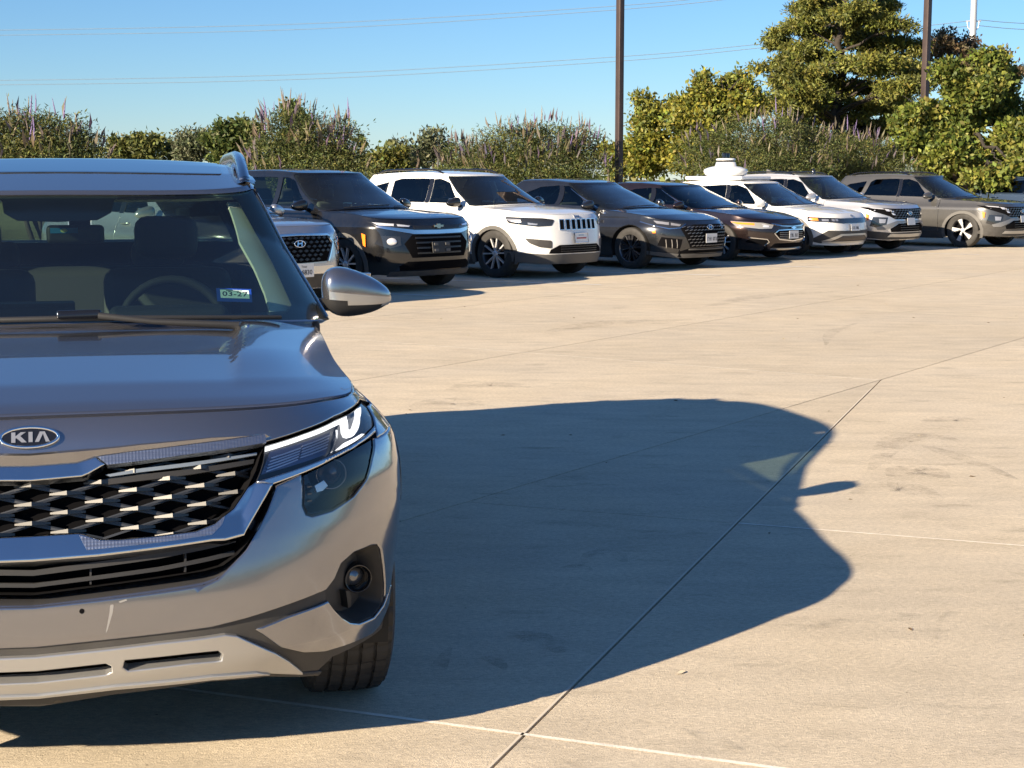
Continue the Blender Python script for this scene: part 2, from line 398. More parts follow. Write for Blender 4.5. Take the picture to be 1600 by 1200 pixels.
class CarSurf:
    """Car space: x to the car's left, y rearwards from the nose, z up."""
    def __init__(c, L, W, front, rear, wz, f0, r0, zsh, cowl, hoodp, gh, pw=None, sc=None, hood_bump=None, hp=3.0):
        c.L, c.W = L, W
        yc, n, m = front; yr, n2, m2 = rear
        t = np.linspace(0, math.pi / 2, 400)
        xf = np.sin(t) ** (2 / n); yf = yc - yc * np.cos(t) ** (2 / m)
        xr = np.cos(t) ** (2 / n2); yb = (L - yr) + yr * np.sin(t) ** (2 / m2)
        ym = np.linspace(yc, L - yr, 200)[1:-1]
        xs = np.concatenate([xf, np.ones(len(ym)), xr]); ys = np.concatenate([yf, ym, yb])
        d = np.hypot(np.diff(xs) * W, np.diff(ys)); S = np.concatenate([[0], np.cumsum(d)])
        c.S, c.XN, c.Y = S, xs, ys
        c.smax = S[-1]; c.yc, c.yr = yc, yr
        c.wz, c.f0, c.r0, c.zsh = sm(wz), sm(f0), sm(r0), sm(zsh)
        c.pw = sm(pw, 400, 5) if pw else np.array([[0, 1], [L, 1.]])
        c.sc = float(c.s_of_y(float(sc[1:])) if isinstance(sc, str) else (sc if sc else c.s_of_y(yc * .55)))
        c.cowl = cowl; c.hoodp = sm(hoodp); c.bump = hood_bump; c.hp = hp
        c.s_cowl = c.s_of_y(cowl[2])
        c.gh = gh
    def s_of_y(c, y): return np.interp(y, c.Y, c.S)
    def s_of_x(c, x):                       # front part only
        k = c.Y <= c.yc
        return np.interp(x, c.XN[k] * c.W, c.S[k])
    def plan(c, s):
        return np.interp(s, c.S, c.XN), np.interp(s, c.S, c.Y)
    def K(c, ab):
        ab = np.atleast_2d(np.asarray(ab, float)); s, z = ab[:, 0], ab[:, 1]
        sg = np.sign(s); sg[sg == 0] = 1; s = np.abs(s)
        xn, y = c.plan(s)
        x = c.W * xn * interp(z, c.wz) * (1 + (interp(y, c.pw) - 1) * np.clip((.82 - z) / .16, 0, 1))
        wf = np.clip(1 - y / c.yc, 0, 1); wr = np.clip(1 - (c.L - y) / c.yr, 0, 1)
        yy = y + interp(z, c.f0) * wf - interp(z, c.r0) * wr
        return np.stack([sg * x, yy, z], 1)
    def shoulder(c, s):
        s = np.asarray(s, float)
        _, y = c.plan(np.abs(s))
        return c.K(np.stack([s, interp(y, c.zsh)], 1))
    # bonnet: Coons patch in the unit square (a across, b along)
    def H(c, ab):
        ab = np.atleast_2d(np.asarray(ab, float)); a, b = ab[:, 0], ab[:, 1]
        sg = np.sign(a); sg[sg == 0] = 1; a = np.abs(a)
        Cf = c.shoulder(a * c.sc); Cs = c.shoulder(c.sc + b * (c.s_cowl - c.sc))
        y0, z0, yend = c.cowl[:3]
        e = c.shoulder([c.s_cowl])[0]
        e = np.array([e[0], e[1], e[2]])
        Cc = np.stack([a * e[0], y0 + (e[1] - y0) * a ** 2.2, z0 + (e[2] - z0) * a ** 2.5], 1)
        f = c.shoulder([0.0])[0]
        yl = f[1] + (y0 - f[1]) * b
        Cl = np.stack([0 * b, yl, interp(b, c.hoodp)], 1)
        k = c.shoulder([c.sc])[0]
        p00 = np.array([0, f[1], f[2]]); p10 = k; p01 = np.array([0, y0, z0]); p11 = e
        out = np.zeros((len(a), 3))
        for i in range(3):
            al = a if i < 2 else a ** c.hp
            out[:, i] = ((1 - b) * Cf[:, i] + b * Cc[:, i] + (1 - al) * Cl[:, i] + al * Cs[:, i]
                         - ((1 - al) * (1 - b) * p00[i] + al * (1 - b) * p10[i] + (1 - al) * b * p01[i] + al * b * p11[i]))
        out[:, 0] *= sg
        if c.bump is not None: out[:, 2] += c.bump(a, b)
        return out
    # greenhouse rings: t 0..1 front arc, 1..2 side, 2..3 rear arc ; h 0..1
    def G(c, ab):
        ab = np.atleast_2d(np.asarray(ab, float)); t, h = ab[:, 0], ab[:, 1]
        sg = np.sign(t); sg[sg == 0] = 1; t = np.abs(t)
        g = c.gh
        hi = interp(h, g['inw'])            # inward fraction
        hf = interp(h, g['rake']) if 'rake' in g else hi
        lerp = lambda p, q, k: p + (q - p) * k
        yf = lerp(g['yf'][0], g['yf'][1], hf); yr = lerp(g['yr'][0], g['yr'][1], hf)
        df = lerp(g['df'][0], g['df'][1], h); dr = lerp(g['dr'][0], g['dr'][1], h)
        xw = lerp(g['xw'][0], g['xw'][1], hi)
        n = g.get('n', 2.6)
        q = np.clip(t, 0, 1) * math.pi / 2
        # arc reparametrised so that t is close to x/xw
        xa = np.sin(q) ** (2 / n * .9 + .1)
        ya = yf + df * (1 - np.clip(1 - xa ** n, 0, 1) ** .5)
        k = np.clip(t - 1, 0, 1)
        ys = lerp(yf + df, yr - dr, k)
        k2 = np.clip(t - 2, 0, 1) * math.pi / 2
        xc = np.cos(k2) ** (2 / n * .9 + .1)
        yc = yr - dr * (1 - np.clip(1 - xc ** n, 0, 1) ** .5)
        x = np.where(t <= 1, xa, np.where(t <= 2, 1, xc))
        y = np.where(t <= 1, ya, np.where(t <= 2, ys, yc))
        nar = interp(y, g['nar']) if 'nar' in g else 1
        # base and roof heights vary along y
        zb = interp(y, g['zb']); zr = interp(y, g['zr'])
        hz = interp(h, g['hz']) if 'hz' in g else h
        crown = np.where(t <= 1, g.get('ccw', 0.02) * (1 - xa ** 2), 0) * (1 - h) + np.where((t <= 1), g.get('crn', 0.02) * (1 - xa ** 2), 0) * h
        crown = crown + np.where(t > 2, g.get('crn', 0.02) * (1 - xc ** 2), 0) * h
        z = zb + (zr - zb) * hz + crown
        return np.stack([sg * x * xw * nar, y, z], 1)
    def side(c, yz):
        """(y,z) on the flank of the greenhouse -> (t,h)"""
        yz = np.atleast_2d(np.asarray(yz, float)); g = c.gh
        zb = interp(yz[:, 0], g['zb']); zr = interp(yz[:, 0], g['zr'])
        hz = np.clip((yz[:, 1] - zb) / (zr - zb), 0, 1)
        if 'hz' in g:
            T = np.array(g['hz'], float); h = np.interp(hz, T[:, 1], T[:, 0])
        else: h = hz
        hf = interp(h, g['rake'] if 'rake' in g else g['inw'])
        yf = g['yf'][0] + (g['yf'][1] - g['yf'][0]) * hf + g['df'][0] + (g['df'][1] - g['df'][0]) * h
        yr = g['yr'][0] + (g['yr'][1] - g['yr'][0]) * hf - g['dr'][0] - (g['dr'][1] - g['dr'][0]) * h
        return np.stack([1 + (yz[:, 0] - yf) / (yr - yf), h], 1)
    # roof: Coons patch on the top ring
    def R(c, ab):
        ab = np.atleast_2d(np.asarray(ab, float)); a, b = ab[:, 0], ab[:, 1]
        sg = np.sign(a); sg[sg == 0] = 1; a = np.abs(a)
        one = np.ones_like(a)
        Cf = c.G(np.stack([a * 1.0, one], 1)); Cr = c.G(np.stack([3 - a, one], 1)); Cs = c.G(np.stack([1 + b, one], 1))
        f = c.G([[0, 1]])[0]; r = c.G([[3, 1]])[0]; k1 = c.G([[1, 1]])[0]; k2 = c.G([[2, 1]])[0]
        zl = f[2] + (r[2] - f[2]) * b
        zl = zl + np.interp(f[1] + (r[1] - f[1]) * b, np.array(c.gh['zr'])[:, 0], np.array(c.gh['zr'])[:, 1]) - (
            np.interp(f[1], *np.array(c.gh['zr']).T) + (np.interp(r[1], *np.array(c.gh['zr']).T) - np.interp(f[1], *np.array(c.gh['zr']).T)) * b)
        zl = zl + c.gh.get('roofc', 0.02) * 4 * b * (1 - b)
        Cl = np.stack([0 * b, f[1] + (r[1] - f[1]) * b, zl], 1)
        out = np.zeros((len(a), 3))
        for i in range(3):
            al = a if i < 2 else a ** 2.4
            out[:, i] = ((1 - b) * Cf[:, i] + b * Cr[:, i] + (1 - al) * Cl[:, i] + al * Cs[:, i]
                         - ((1 - al) * (1 - b) * f[i] + al * (1 - b) * k1[i] + (1 - al) * b * r[i] + al * b * k2[i]))
        out[:, 0] *= sg
        return out
def seltos_surf():
    def bump(a, b):
        # two raised lanes with a crease on the inner side, fading to the nose
        def ss(e0, e1, x):
            k = np.clip((x - e0) / (e1 - e0), 0, 1); return k * k * (3 - 2 * k)
        edge = .50 + .20 * b
        lane = ss(edge - .04, edge, a) * (1 - ss(edge + .04, edge + .36, a))
        f = ss(.12, .5, b) * (1 - .35 * ss(.9, 1, b))
        return .017 * lane * f
    return CarSurf(L=4.62, W=.947, front=(.67, 3.3, 2.05), rear=(.6, 3.4, 2.2),
        wz=[(.2, .955), (.34, .965), (.5, .985), (.62, .998), (.72, 1.0), (.79, .985), (.85, .935), (.89, .885), (.94, .855), (1.0, .868), (1.06, .87)],
        f0=[(.2, .10), (.27, .055), (.33, .015), (.42, .0), (.5, .003), (.56, .013), (.62, .028), (.72, .057), (.82, .086), (.88, .106), (.925, .135), (.96, .18), (1.1, .3)],
        r0=[(.2, .15), (.5, 0), (.8, .02), (1.1, .1)],
        zsh=[(0, .925), (.05, .922), (.12, .915), (.25, .917), (.4, .905), (.6, .920), (.86, .945), (1.2, .985), (1.5, 1.01), (2, 1.02), (4.62, 1.05)],
        cowl=(1.16, 1.035, 1.5), hoodp=[(0, .925), (.06, .944), (.2, .972), (.5, 1.005), (.8, 1.027), (1, 1.035)],
        sc='y.44', pw=[(0, 1), (.18, 1), (.30, 1.010), (.40, 1.022), (.48, 1.008), (.62, .994), (.8, .986), (1.3, .986), (2.2, 1), (4.62, 1)], hood_bump=bump, hp=2.6,
        gh=dict(yf=(1.15, 2.10), yr=(4.5, 4.15), df=(.42, .28), dr=(.2, .2), xw=(.878, .69),
                inw=[(0, 0), (.5, .42), (.8, .73), (.92, .88), (1, 1)], rake=[(0, 0), (.5, .52), (1, 1)],
                zb=[(1, 1.03), (1.5, 1.008), (2, 1.005), (4.6, 1.025)], zr=[(2.0, 1.385), (2.4, 1.462), (2.8, 1.508), (3.4, 1.504), (4.2, 1.455)],
                ccw=.02, crn=.025, roofc=.015, n=2.5))
# ----------------------------------------------------------------- ground
def concrete(name, base, lo=.80, hi=1.12, joint=False):
    m, n, l = new_mat(name); b = n['Principled BSDF']; b.inputs['Roughness'].default_value = .88; b.inputs['Specular IOR Level'].default_value = .25
    tc = n.new('ShaderNodeTexCoord')
    def noise(scale, detail=4, rough=.55, rot=0., sx=1., sy=1.):
        mp = n.new('ShaderNodeMapping'); mp.inputs['Rotation'].default_value = (0, 0, rot); mp.inputs['Scale'].default_value = (sx, sy, 1)
        t = n.new('ShaderNodeTexNoise'); t.inputs['Scale'].default_value = scale; t.inputs['Detail'].default_value = detail; t.inputs['Roughness'].default_value = rough
        l.new(tc.outputs['Object'], mp.inputs[0]); l.new(mp.outputs[0], t.inputs['Vector']); return t.outputs['Fac']
    def rng(x, a, b_, c, d):
        r = n.new('ShaderNodeMapRange'); r.inputs[1].default_value = a; r.inputs[2].default_value = b_; r.inputs[3].default_value = c; r.inputs[4].default_value = d
        l.new(x, r.inputs[0]); return r.outputs[0]
    def mul(*xs):
        o = xs[0]
        for x in xs[1:]:
            q = n.new('ShaderNodeMath'); q.operation = 'MULTIPLY'; l.new(o, q.inputs[0]); l.new(x, q.inputs[1]); o = q.outputs[0]
        return o
    big = rng(noise(.35, 5, .6), .3, .7, .92, 1.08)
    mid = rng(noise(2.2, 6, .65, .3, 1, 2.2), .3, .7, .90, 1.08)
    strk = rng(noise(3.0, 6, .7, math.radians(-20), .5, 2.6), .35, .7, .93, 1.05)
    fine = rng(noise(60, 5, .75, math.radians(-20), .7, 1.4), .3, .7, .75, 1.23)
    grain = rng(noise(190, 3, .8), .3, .7, .80, 1.20)
    stain = rng(noise(1.5, 7, .72, .8, 1, 1.7), .56, .76, 1.0, .72)
    smud = rng(noise(4.5, 5, .6, .5, .5, 1.6), .60, .74, 1.0, .70)
    pit = n.new('ShaderNodeTexVoronoi'); pit.inputs['Scale'].default_value = 5.5; l.new(tc.outputs['Object'], pit.inputs['Vector'])
    pt = rng(pit.outputs['Distance'], .012, .028, .35, 1.0)
    oi = n.new('ShaderNodeObjectInfo'); rd = rng(oi.outputs['Random'], 0, 1, .955, 1.035)
    val = mul(big, mid, strk, fine, grain, stain, smud, pt, rd)
    sc = n.new('ShaderNodeVectorMath'); sc.operation = 'SCALE'; sc.inputs[0].default_value = base; l.new(val, sc.inputs['Scale'])
    # rusty-grey drift of hue
    hue = rng(noise(.8, 4, .6), .35, .7, 0, .55); mx = n.new('ShaderNodeMix'); mx.data_type = 'RGBA'
    g2 = n.new('ShaderNodeVectorMath'); g2.operation = 'SCALE'; g2.inputs[0].default_value = (base[0] * .93, base[1] * .97, base[2] * 1.06); l.new(val, g2.inputs['Scale'])
    l.new(hue, mx.inputs['Factor']); l.new(sc.outputs[0], mx.inputs['A']); l.new(g2.outputs[0], mx.inputs['B'])
    l.new(mx.outputs['Result'], b.inputs['Base Color'])
    bp = n.new('ShaderNodeBump'); bp.inputs['Strength'].default_value = .45; bp.inputs['Distance'].default_value = .006
    l.new(mul(fine, grain), bp.inputs['Height']); l.new(bp.outputs[0], b.inputs['Normal'])
    return m
M_CONC = concrete('broom_concrete', (.575, .49, .365))
M_JOINT = pbr('joint_filler', (.10, .085, .07), .9)
M_SEAL = pbr('pale_joint_edge', (.82, .76, .66), .8, bump=(90, .5, .004), var=(12, .8, 1.1))
m = MB(); m.add(np.array([(-400, -300, -.03), (500, -300, -.03), (500, 600, -.03), (-400, 600, -.03)], float), [(0, 1, 2, 3)])
tag(m.build('ground', M_JOINT), kind='structure')
def clip_poly(P, a, d):
    """keep the side a.p >= d"""
    out = []; n = len(P)
    for i in range(n):
        p, q = P[i], P[(i + 1) % n]; dp, dq = p @ a - d, q @ a - d
        if dp >= 0: out.append(p)
        if dp * dq < 0: out.append(p + (q - p) * dp / (dp - dq))
    return out
pav = tag(empty('pavement'), kind='structure')
NB = np.array([.8253, -.5647]); TB = np.array([.5647, .8253]); NC = np.array([.9378, -.3470]); TC_ = np.array([.3470, .9378])
dB = -4.07; gB = .004
def slab(P):
    if len(P) < 3: return
    P = np.array(P); c = P.mean(0)
    if not (-16 < c[0] < 34 and -6 < c[1] < 62): return
    V = np.concatenate([np.c_[P, np.zeros(len(P))], np.c_[P, np.full(len(P), -.03)]]); n = len(P)
    F = [tuple(range(n))] + [(i, n + i, n + (i + 1) % n, (i + 1) % n) for i in range(n)]
    ar = .5 * np.sum(P[:, 0] * np.roll(P[:, 1], -1) - np.roll(P[:, 0], -1) * P[:, 1])
    if ar < 0: F = [f[::-1] for f in F]
    MB().add(V, F, None, 0, True).build('slab', M_CONC, pav)
big = [np.array(p, float) for p in ((-40, -30), (60, -30), (60, 90), (-40, 90))]
ce = [-12.0, -6.6, -1.335, 3.95, 9.2, 14.5, 19.8]; te = [-9.8, -5.2, -.6, 3.71, 6.40, 30.]
for i in range(len(ce) - 1):
    for j in range(len(te) - 1):
        P = clip_poly(big, NB, dB + gB); 
        for a, d in ((NC, ce[i] + .004), (-NC, -ce[i + 1] + .004), (TC_, te[j] + .003), (-TC_, -te[j + 1] + .003)):
            if len(P) > 2: P = clip_poly(P, a, d)
        slab(P)
ne = [dB - 3.15 * k for k in range(0, 14)]
for k in range(13):
    off = 10.7 - 5.6 * 6
    for j in range(14):
        P = clip_poly(big, -NB, -(ne[k] - gB))
        for a, d in ((NB, ne[k + 1] + .005), (TB, off + 5.6 * j + .003), (-TB, -(off + 5.6 * (j + 1)) + .003)):
            if len(P) > 2: P = clip_poly(P, a, d)
        slab(P)
def ground_strip(p, q, w, name, mat, z=.0015, parent=None, kind=None):
    p, q = np.array(p, float), np.array(q, float); d = (q - p) / np.linalg.norm(q - p); k = np.array([-d[1], d[0]]) * w / 2
    P = np.array([p + k, q + k, q - k, p - k]); V = np.c_[P[::-1], np.full(4, z)]
    o = MB().add(V, [(0, 1, 2, 3)]).build(name, mat, parent)
    if kind: tag(o, kind=kind)
    return o
for t_, c0, c1, w in ((3.71, -6.6, 9.2, .017), (6.40, -1.33, 9.2, .013)):
    ground_strip(TC_ * t_ + NC * c0, TC_ * t_ + NC * c1, w, 'joint_edge', M_SEAL, parent=pav)
for t_ in (10.7,): ground_strip(TB * t_ + NB * (ne[2]), TB * t_ + NB * ne[0], .014, 'joint_edge', M_SEAL, parent=pav)
ground_strip(NC * -1.343 + TC_ * 3.0, NC * -1.343 + TC_ * 10.9, .008, 'joint_edge', pbr('worn_joint_edge', (.62, .55, .44), .85), parent=pav)
# painted stall lines
M_LINE = pbr('white_line_paint', (.74, .73, .69), .7, bump=(60, .4, .003), var=(5, .75, 1.05))
ldir = np.array([-.918, .396]); lstep = np.array([math.cos(ROW_PSI), math.sin(ROW_PSI)]) * 2.79
for k in range(-2, 8):
    p = np.array([1.22, 21.05]) + lstep * k
    ground_strip(p, p + ldir * 5.4, .10, 'parking_line', M_LINE, .004, None, 'structure')
# kerb and planting bed behind the row
rdir = np.array([-math.sin(ROW_PSI), math.cos(ROW_PSI)]); ldir2 = np.array([math.cos(ROW_PSI), math.sin(ROW_PSI)])
def bed(a0, a1, r0, r1, z, h, name, mat):
    o = np.array([-.93, 19.9]); P = [o + ldir2 * a + rdir * r for a, r in ((a0, r0), (a1, r0), (a1, r1), (a0, r1))]
    V = np.array([(p[0], p[1], z) for p in P] + [(p[0], p[1], z + h) for p in P])
    F = [(4, 5, 6, 7), (0, 1, 5, 4), (1, 2, 6, 5), (2, 3, 7, 6), (3, 0, 4, 7)]
    return tag(MB().add(V, F, None, 0, True).build(name, mat), kind='structure')
bed(-40, 60, 5.6, 5.75, 0, .14, 'kerb', M_CONC)
bed(-40, 60, 5.75, 9.5, 0, .11, 'planting_bed', pbr('mulch', (.07, .05, .035), .95, bump=(30, .8, .03), var=(8, .5, 1.4)))
bed(-60, 140, 9.5, 130, 0, .06, 'lawn', pbr('dry_lawn', (.12, .12, .045), .95, bump=(40, .6, .03), var=(1.5, .7, 1.3)))

# litter on the concrete
M_LF = [pbr('dry_leaf_brown', (.16, .10, .05), .8), pbr('dry_leaf_pale', (.55, .47, .34), .8)]
lfm = []
for mt in M_LF:
    V = np.array([(-.5, 0, .02), (-.15, .22, .10), (.25, .18, .16), (.55, 0, .05), (.25, -.18, .12), (-.15, -.20, .05), (0, 0, .0)])
    o = MB().add(V, [(0, 6, 1), (1, 6, 2), (2, 6, 3), (3, 6, 4), (4, 6, 5), (5, 6, 0)]).build('dry_leaf', mt); lfm.append(o.data); bpy.data.objects.remove(o)
rgl = np.random.default_rng(77)
for k in range(46):
    y = 3.9 + 18 * rgl.random() ** 1.4; x = (rgl.uniform(-.10, .36)) * y
    if x < .35 and y < 8.5: continue
    o = bpy.data.objects.new('dry_leaf', lfm[int(rgl.random() < .3)]); COL.objects.link(o); s = rgl.uniform(.015, .045)
    o.location = (x, y, .001); o.rotation_euler = (0, 0, rgl.uniform(0, 6.3)); o.scale = (s, s, s)
    tag(o, 'small dry leaf scrap lying on the sunlit concrete', 'leaf', 'dry leaf scraps on the concrete')

# faint tyre and drag marks
m_, n_n, l_l = new_mat('tyre_smear'); b_ = n_n['Principled BSDF']; b_.inputs['Base Color'].default_value = (.13, .115, .095, 1); b_.inputs['Roughness'].default_value = .9
tc_ = n_n.new('ShaderNodeTexCoord'); nz_ = n_n.new('ShaderNodeTexNoise'); nz_.inputs['Scale'].default_value = 7; nz_.inputs['Detail'].default_value = 8; nz_.inputs['Roughness'].default_value = .75
rg_ = n_n.new('ShaderNodeMapRange'); rg_.inputs[1].default_value = .44; rg_.inputs[2].default_value = .78; rg_.inputs[3].default_value = 0; rg_.inputs[4].default_value = .36
tr_ = n_n.new('ShaderNodeBsdfTransparent'); mx_ = n_n.new('ShaderNodeMixShader')
l_l.new(tc_.outputs['Object'], nz_.inputs['Vector']); l_l.new(nz_.outputs['Fac'], rg_.inputs[0]); l_l.new(rg_.outputs[0], mx_.inputs[0]); l_l.new(tr_.outputs[0], mx_.inputs[1]); l_l.new(b_.outputs[0], mx_.inputs[2]); l_l.new(mx_.outputs[0], n_n['Material Output'].inputs['Surface'])
def gpx(x, y):
    v = (y - 600) / 2400; c, s = math.cos(PITCH), math.sin(PITCH); t = CAM_H / (v * c + s); return np.array([(x - 800) / 2400 * t, t * (c - v * s)])
def smear(pts, w, z=.0022):
    c = crom(np.array([gpx(*p) for p in pts]), 8); t = np.gradient(c, axis=0); t /= np.linalg.norm(t, axis=1, keepdims=True); k = np.stack([-t[:, 1], t[:, 0]], 1) * (w * np.sin(np.linspace(.15, math.pi - .15, len(c))))[:, None] / 2
    n = len(c); V = np.concatenate([np.c_[c + k, np.full(n, z)], np.c_[c - k, np.full(n, z)]]); F = [(i, n + i, n + i + 1, i + 1) for i in range(n - 1)]
    tag(MB().add(V, F).build('tyre_mark', m_), kind='structure')
for i, (pts, w) in enumerate([([(905, 885), (930, 866), (960, 866), (978, 880)], .10), ([(870, 893), (900, 888), (925, 892)], .10), ([(770, 1000), (820, 994), (868, 1010), (872, 1022)], .12), ([(690, 1060), (688, 1040), (705, 1010)], .05), ([(740, 1022), (775, 1035), (790, 1048)], .05),
    ([(1360, 735), (1400, 690), (1450, 682), (1500, 690)], .22), ([(1420, 690), (1500, 715), (1590, 750)], .12), ([(1390, 745), (1430, 735), (1480, 748)], .25), ([(1330, 772), (1400, 762), (1470, 780)], .25), ([(1440, 660), (1490, 655), (1530, 662)], .2),
    ([(700, 610), (760, 600), (830, 606)], .3), ([(640, 640), (700, 628), (770, 634)], .3), ([(1100, 480), (1200, 462), (1330, 455)], .35), ([(1290, 540), (1300, 520), (1340, 505)], .12), ([(850, 520), (950, 505), (1080, 500)], .4), ([(1060, 1140), (1120, 1160), (1160, 1175)], .06), ([(1465, 1020), (1462, 990), (1475, 962), (1490, 958)], .02), ([(1250, 985), (1330, 975), (1400, 990)], .10)]):
    smear(pts, w, .0022 + .0002 * i)
# ----------------------------------------------------------------- the grey crossover in front
SEL_O = np.array([-1.09, 3.40]); SEL_PSI = math.atan(.247)
SEL = seltos_surf()
def photo_xy(P):
    """image position (1600 x 1200 frame) of points given in the crossover's own space"""
    P = np.atleast_2d(P); c, s = math.cos(SEL_PSI), math.sin(SEL_PSI)
    X = SEL_O[0] + P[:, 0] * c - P[:, 1] * s; Y = SEL_O[1] + P[:, 0] * s + P[:, 1] * c; Z = P[:, 2] - CAM_H
    cp, sp = math.cos(PITCH), math.sin(PITCH); zc = Y * cp - Z * sp; yc = -Y * sp - Z * cp
    return np.stack([800 + 2400 * X / zc, 600 + 2400 * yc / zc], 1)
def on_surface(fn, pts, a, b, na=70, nb=50):
    """measurements taken on the photograph -> places on one of the car's surfaces"""
    A, Bm = np.meshgrid(np.linspace(a[0], a[1], na), np.linspace(b[0], b[1], nb)); Q = np.stack([A.ravel(), Bm.ravel()], 1)
    P = fn(Q); e = 1e-3; nn = np.cross(fn(Q + [[e, 0]]) - P, fn(Q + [[0, e]]) - P)
    cs, sn = math.cos(SEL_PSI), math.sin(SEL_PSI)
    eye = np.array([-(SEL_O[0] * cs + SEL_O[1] * sn), SEL_O[0] * sn - SEL_O[1] * cs, CAM_H])
    sg = np.sign(((P - np.array([0, 1.8, .7])) * nn).sum()); seen = sg * ((eye - P) * nn).sum(1) > 0
    Q = Q[seen]
    q = photo_xy(fn(Q)); out = []
    for p in np.asarray(pts, float):
        g = Q[((q - p) ** 2).sum(1).argmin()].copy()
        for _ in range(14):
            f0 = photo_xy(fn(g[None]))[0]; e = 1e-4
            J = np.stack([(photo_xy(fn(g[None] + [[e, 0]]))[0] - f0) / e, (photo_xy(fn(g[None] + [[0, e]]))[0] - f0) / e], 1)
            try: st = np.linalg.solve(J, p - f0)
            except np.linalg.LinAlgError: break
            st = np.clip(st, -.03, .03); g = g + st
            g = np.clip(g, [a[0], b[0]], [a[1], b[1]])
            if abs(st).max() < 1e-6: break
        out.append(g)
    return np.array(out)
KP = lambda pts: on_surface(SEL.K, pts, (-.15, float(SEL.s_of_y(.62))), (.2, 1.02), 110, 60)
def KPc(pts, first=True, last=False):
    q = KP(pts)
    if first: q[0, 0] = 0
    if last: q[-1, 0] = 0
    return q
def sym(right):
    """right-hand outline from the centre line round to the centre line -> whole outline"""
    r = np.asarray(right, float); l = r[::-1].copy(); l[:, 0] *= -1
    return np.concatenate([r, l[1:-1] if abs(r[0, 0]) < 1e-6 and abs(r[-1, 0]) < 1e-6 else l])

P_SEL = paint('grey_metallic_paint', (.295, .296, .318), .90, .16, 1.0, dust=.05)
M_WS = glass('windscreen_glass', (.72, .93, .80), .8, 1.5, dust=.008)
M_SG = glass('side_glass', (.86, .97, .84), .9, 1.5)
M_FRIT = pbr('black_ceramic_edge', (.006, .007, .010), .12, coat=.3)
sel = empty('parked_crossover', (SEL_O[0], SEL_O[1], 0), SEL_PSI)
tag(sel, 'grey metallic crossover close to the camera, facing it with its lamps lit', 'car')
K, Hf, Gf, Rf = SEL.K, SEL.H, SEL.G, SEL.R
CEN = (0, 1.6, .7)

def leaning(mid, k, lim=.03):
    """the front surface with a strip of it leaned back by k about the line mid(s)"""
    mid = np.asarray(mid, float); mid = mid[mid[:, 0].argsort()]
    def f(ab):
        P, N, _ = fd_normals(K, np.atleast_2d(ab), (.004, .004), None, CEN)
        d = np.clip(np.atleast_2d(ab)[:, 1] - np.interp(np.abs(np.atleast_2d(ab)[:, 0]), mid[:, 0], mid[:, 1]), -lim, lim)
        return P - k * d[:, None] * N
    return f
# --- outlines measured on the photograph
cut = [(52, 655), (150, 653), (300, 644), (424, 640), (492, 643), (539, 632), (556, 610), (559, 592)]
hl_top = [(414, 694), (477, 674), (525, 653), (550, 641), (566, 625)]
sc_end = SEL.sc
shl = lambda s: np.array([[q, float(interp(SEL.plan(abs(q))[1], SEL.zsh))] for q in s])
nose_top = shl(np.linspace(0, sc_end + .02, 26)) - [0, .004]
nose_bot = KPc([(52, 728), (118, 723), (148, 714), (200, 707), (300, 695), (414, 679)])
trim_up = KPc([(52, 729), (120, 724), (150, 715), (200, 708), (300, 696), (414, 680)])
trim_lo = KPc([(52, 753), (128, 746), (138, 742), (162, 729), (220, 722), (300, 711), (414, 694)])
hl_up = KP(hl_top)
fen_edge = KP([(569, 612), (574, 634), (582, 650), (584, 668)])
# bonnet
ain = .994
hood_poly = [(-ain, .012), (ain, .012), (ain, .995), (-ain, .995)]
hd = np.array(rounded(hood_poly, .03))
panel(Hf, hd, res=.024, rim=.02, scale=(.86, 1.1), bevel=.006, center=(0, .6, .3)).build('bonnet', P_SEL, sel)
# nose strip over grille and lamps
np_poly = sym(np.concatenate([nose_top, fen_edge[:1], hl_up[::-1] + [0, .004], nose_bot[::-1][:1], nose_bot[::-1][1:]]))
nose = panel(K, np_poly, res=.02, rim=.02, bevel=.004, center=CEN); nose.build('nose_panel', P_SEL, sel)
lipt = KPc([(52, 711), (120, 705), (220, 694), (330, 683), (410, 677.5)])
panel(leaning(nose_bot + [0, .012], -.7, .03), sym(np.concatenate([lipt, nose_bot[::-1] + [0, .001]])), res=.014, off=.006, rim=.012, center=CEN).build('nose_lip', P_SEL, sel)
# upper chrome trim: smooth middle and textured wings
k0 = 3
mid = sym(np.concatenate([trim_up[:3], KP([(164, 727)]), trim_lo[:3][::-1]]))
panel(leaning(trim_lo + [0, .012], .30), mid, res=.012, off=.008, rim=.03, bevel=.004, center=CEN).build('grille_top_bar', M_SATIN, sel)
wing = np.concatenate([KP([(153, 715)]), trim_up[3:], trim_lo[4:][::-1], KP([(168, 728)])])
M_DOT = pbr('textured_satin', (.36, .40, .48), .28, .9)
_n, _l = M_DOT.node_tree.nodes, M_DOT.node_tree.links
_tc = _n.new('ShaderNodeTexCoord'); _v = _n.new('ShaderNodeTexVoronoi'); _v.inputs['Scale'].default_value = 130; _v.inputs['Randomness'].default_value = 0.05
_b = _n.new('ShaderNodeBump'); _b.inputs['Strength'].default_value = .5; _b.inputs['Distance'].default_value = .003
_l.new(_tc.outputs['Object'], _v.inputs['Vector']); _l.new(_v.outputs['Distance'], _b.inputs['Height']); _l.new(_b.outputs[0], _n['Principled BSDF'].inputs['Normal'])
both(panel(leaning(trim_lo + [0, .011], .35), wing, res=.012, off=.006, rim=.02, center=CEN), 'textured_trim', M_DOT, sel)
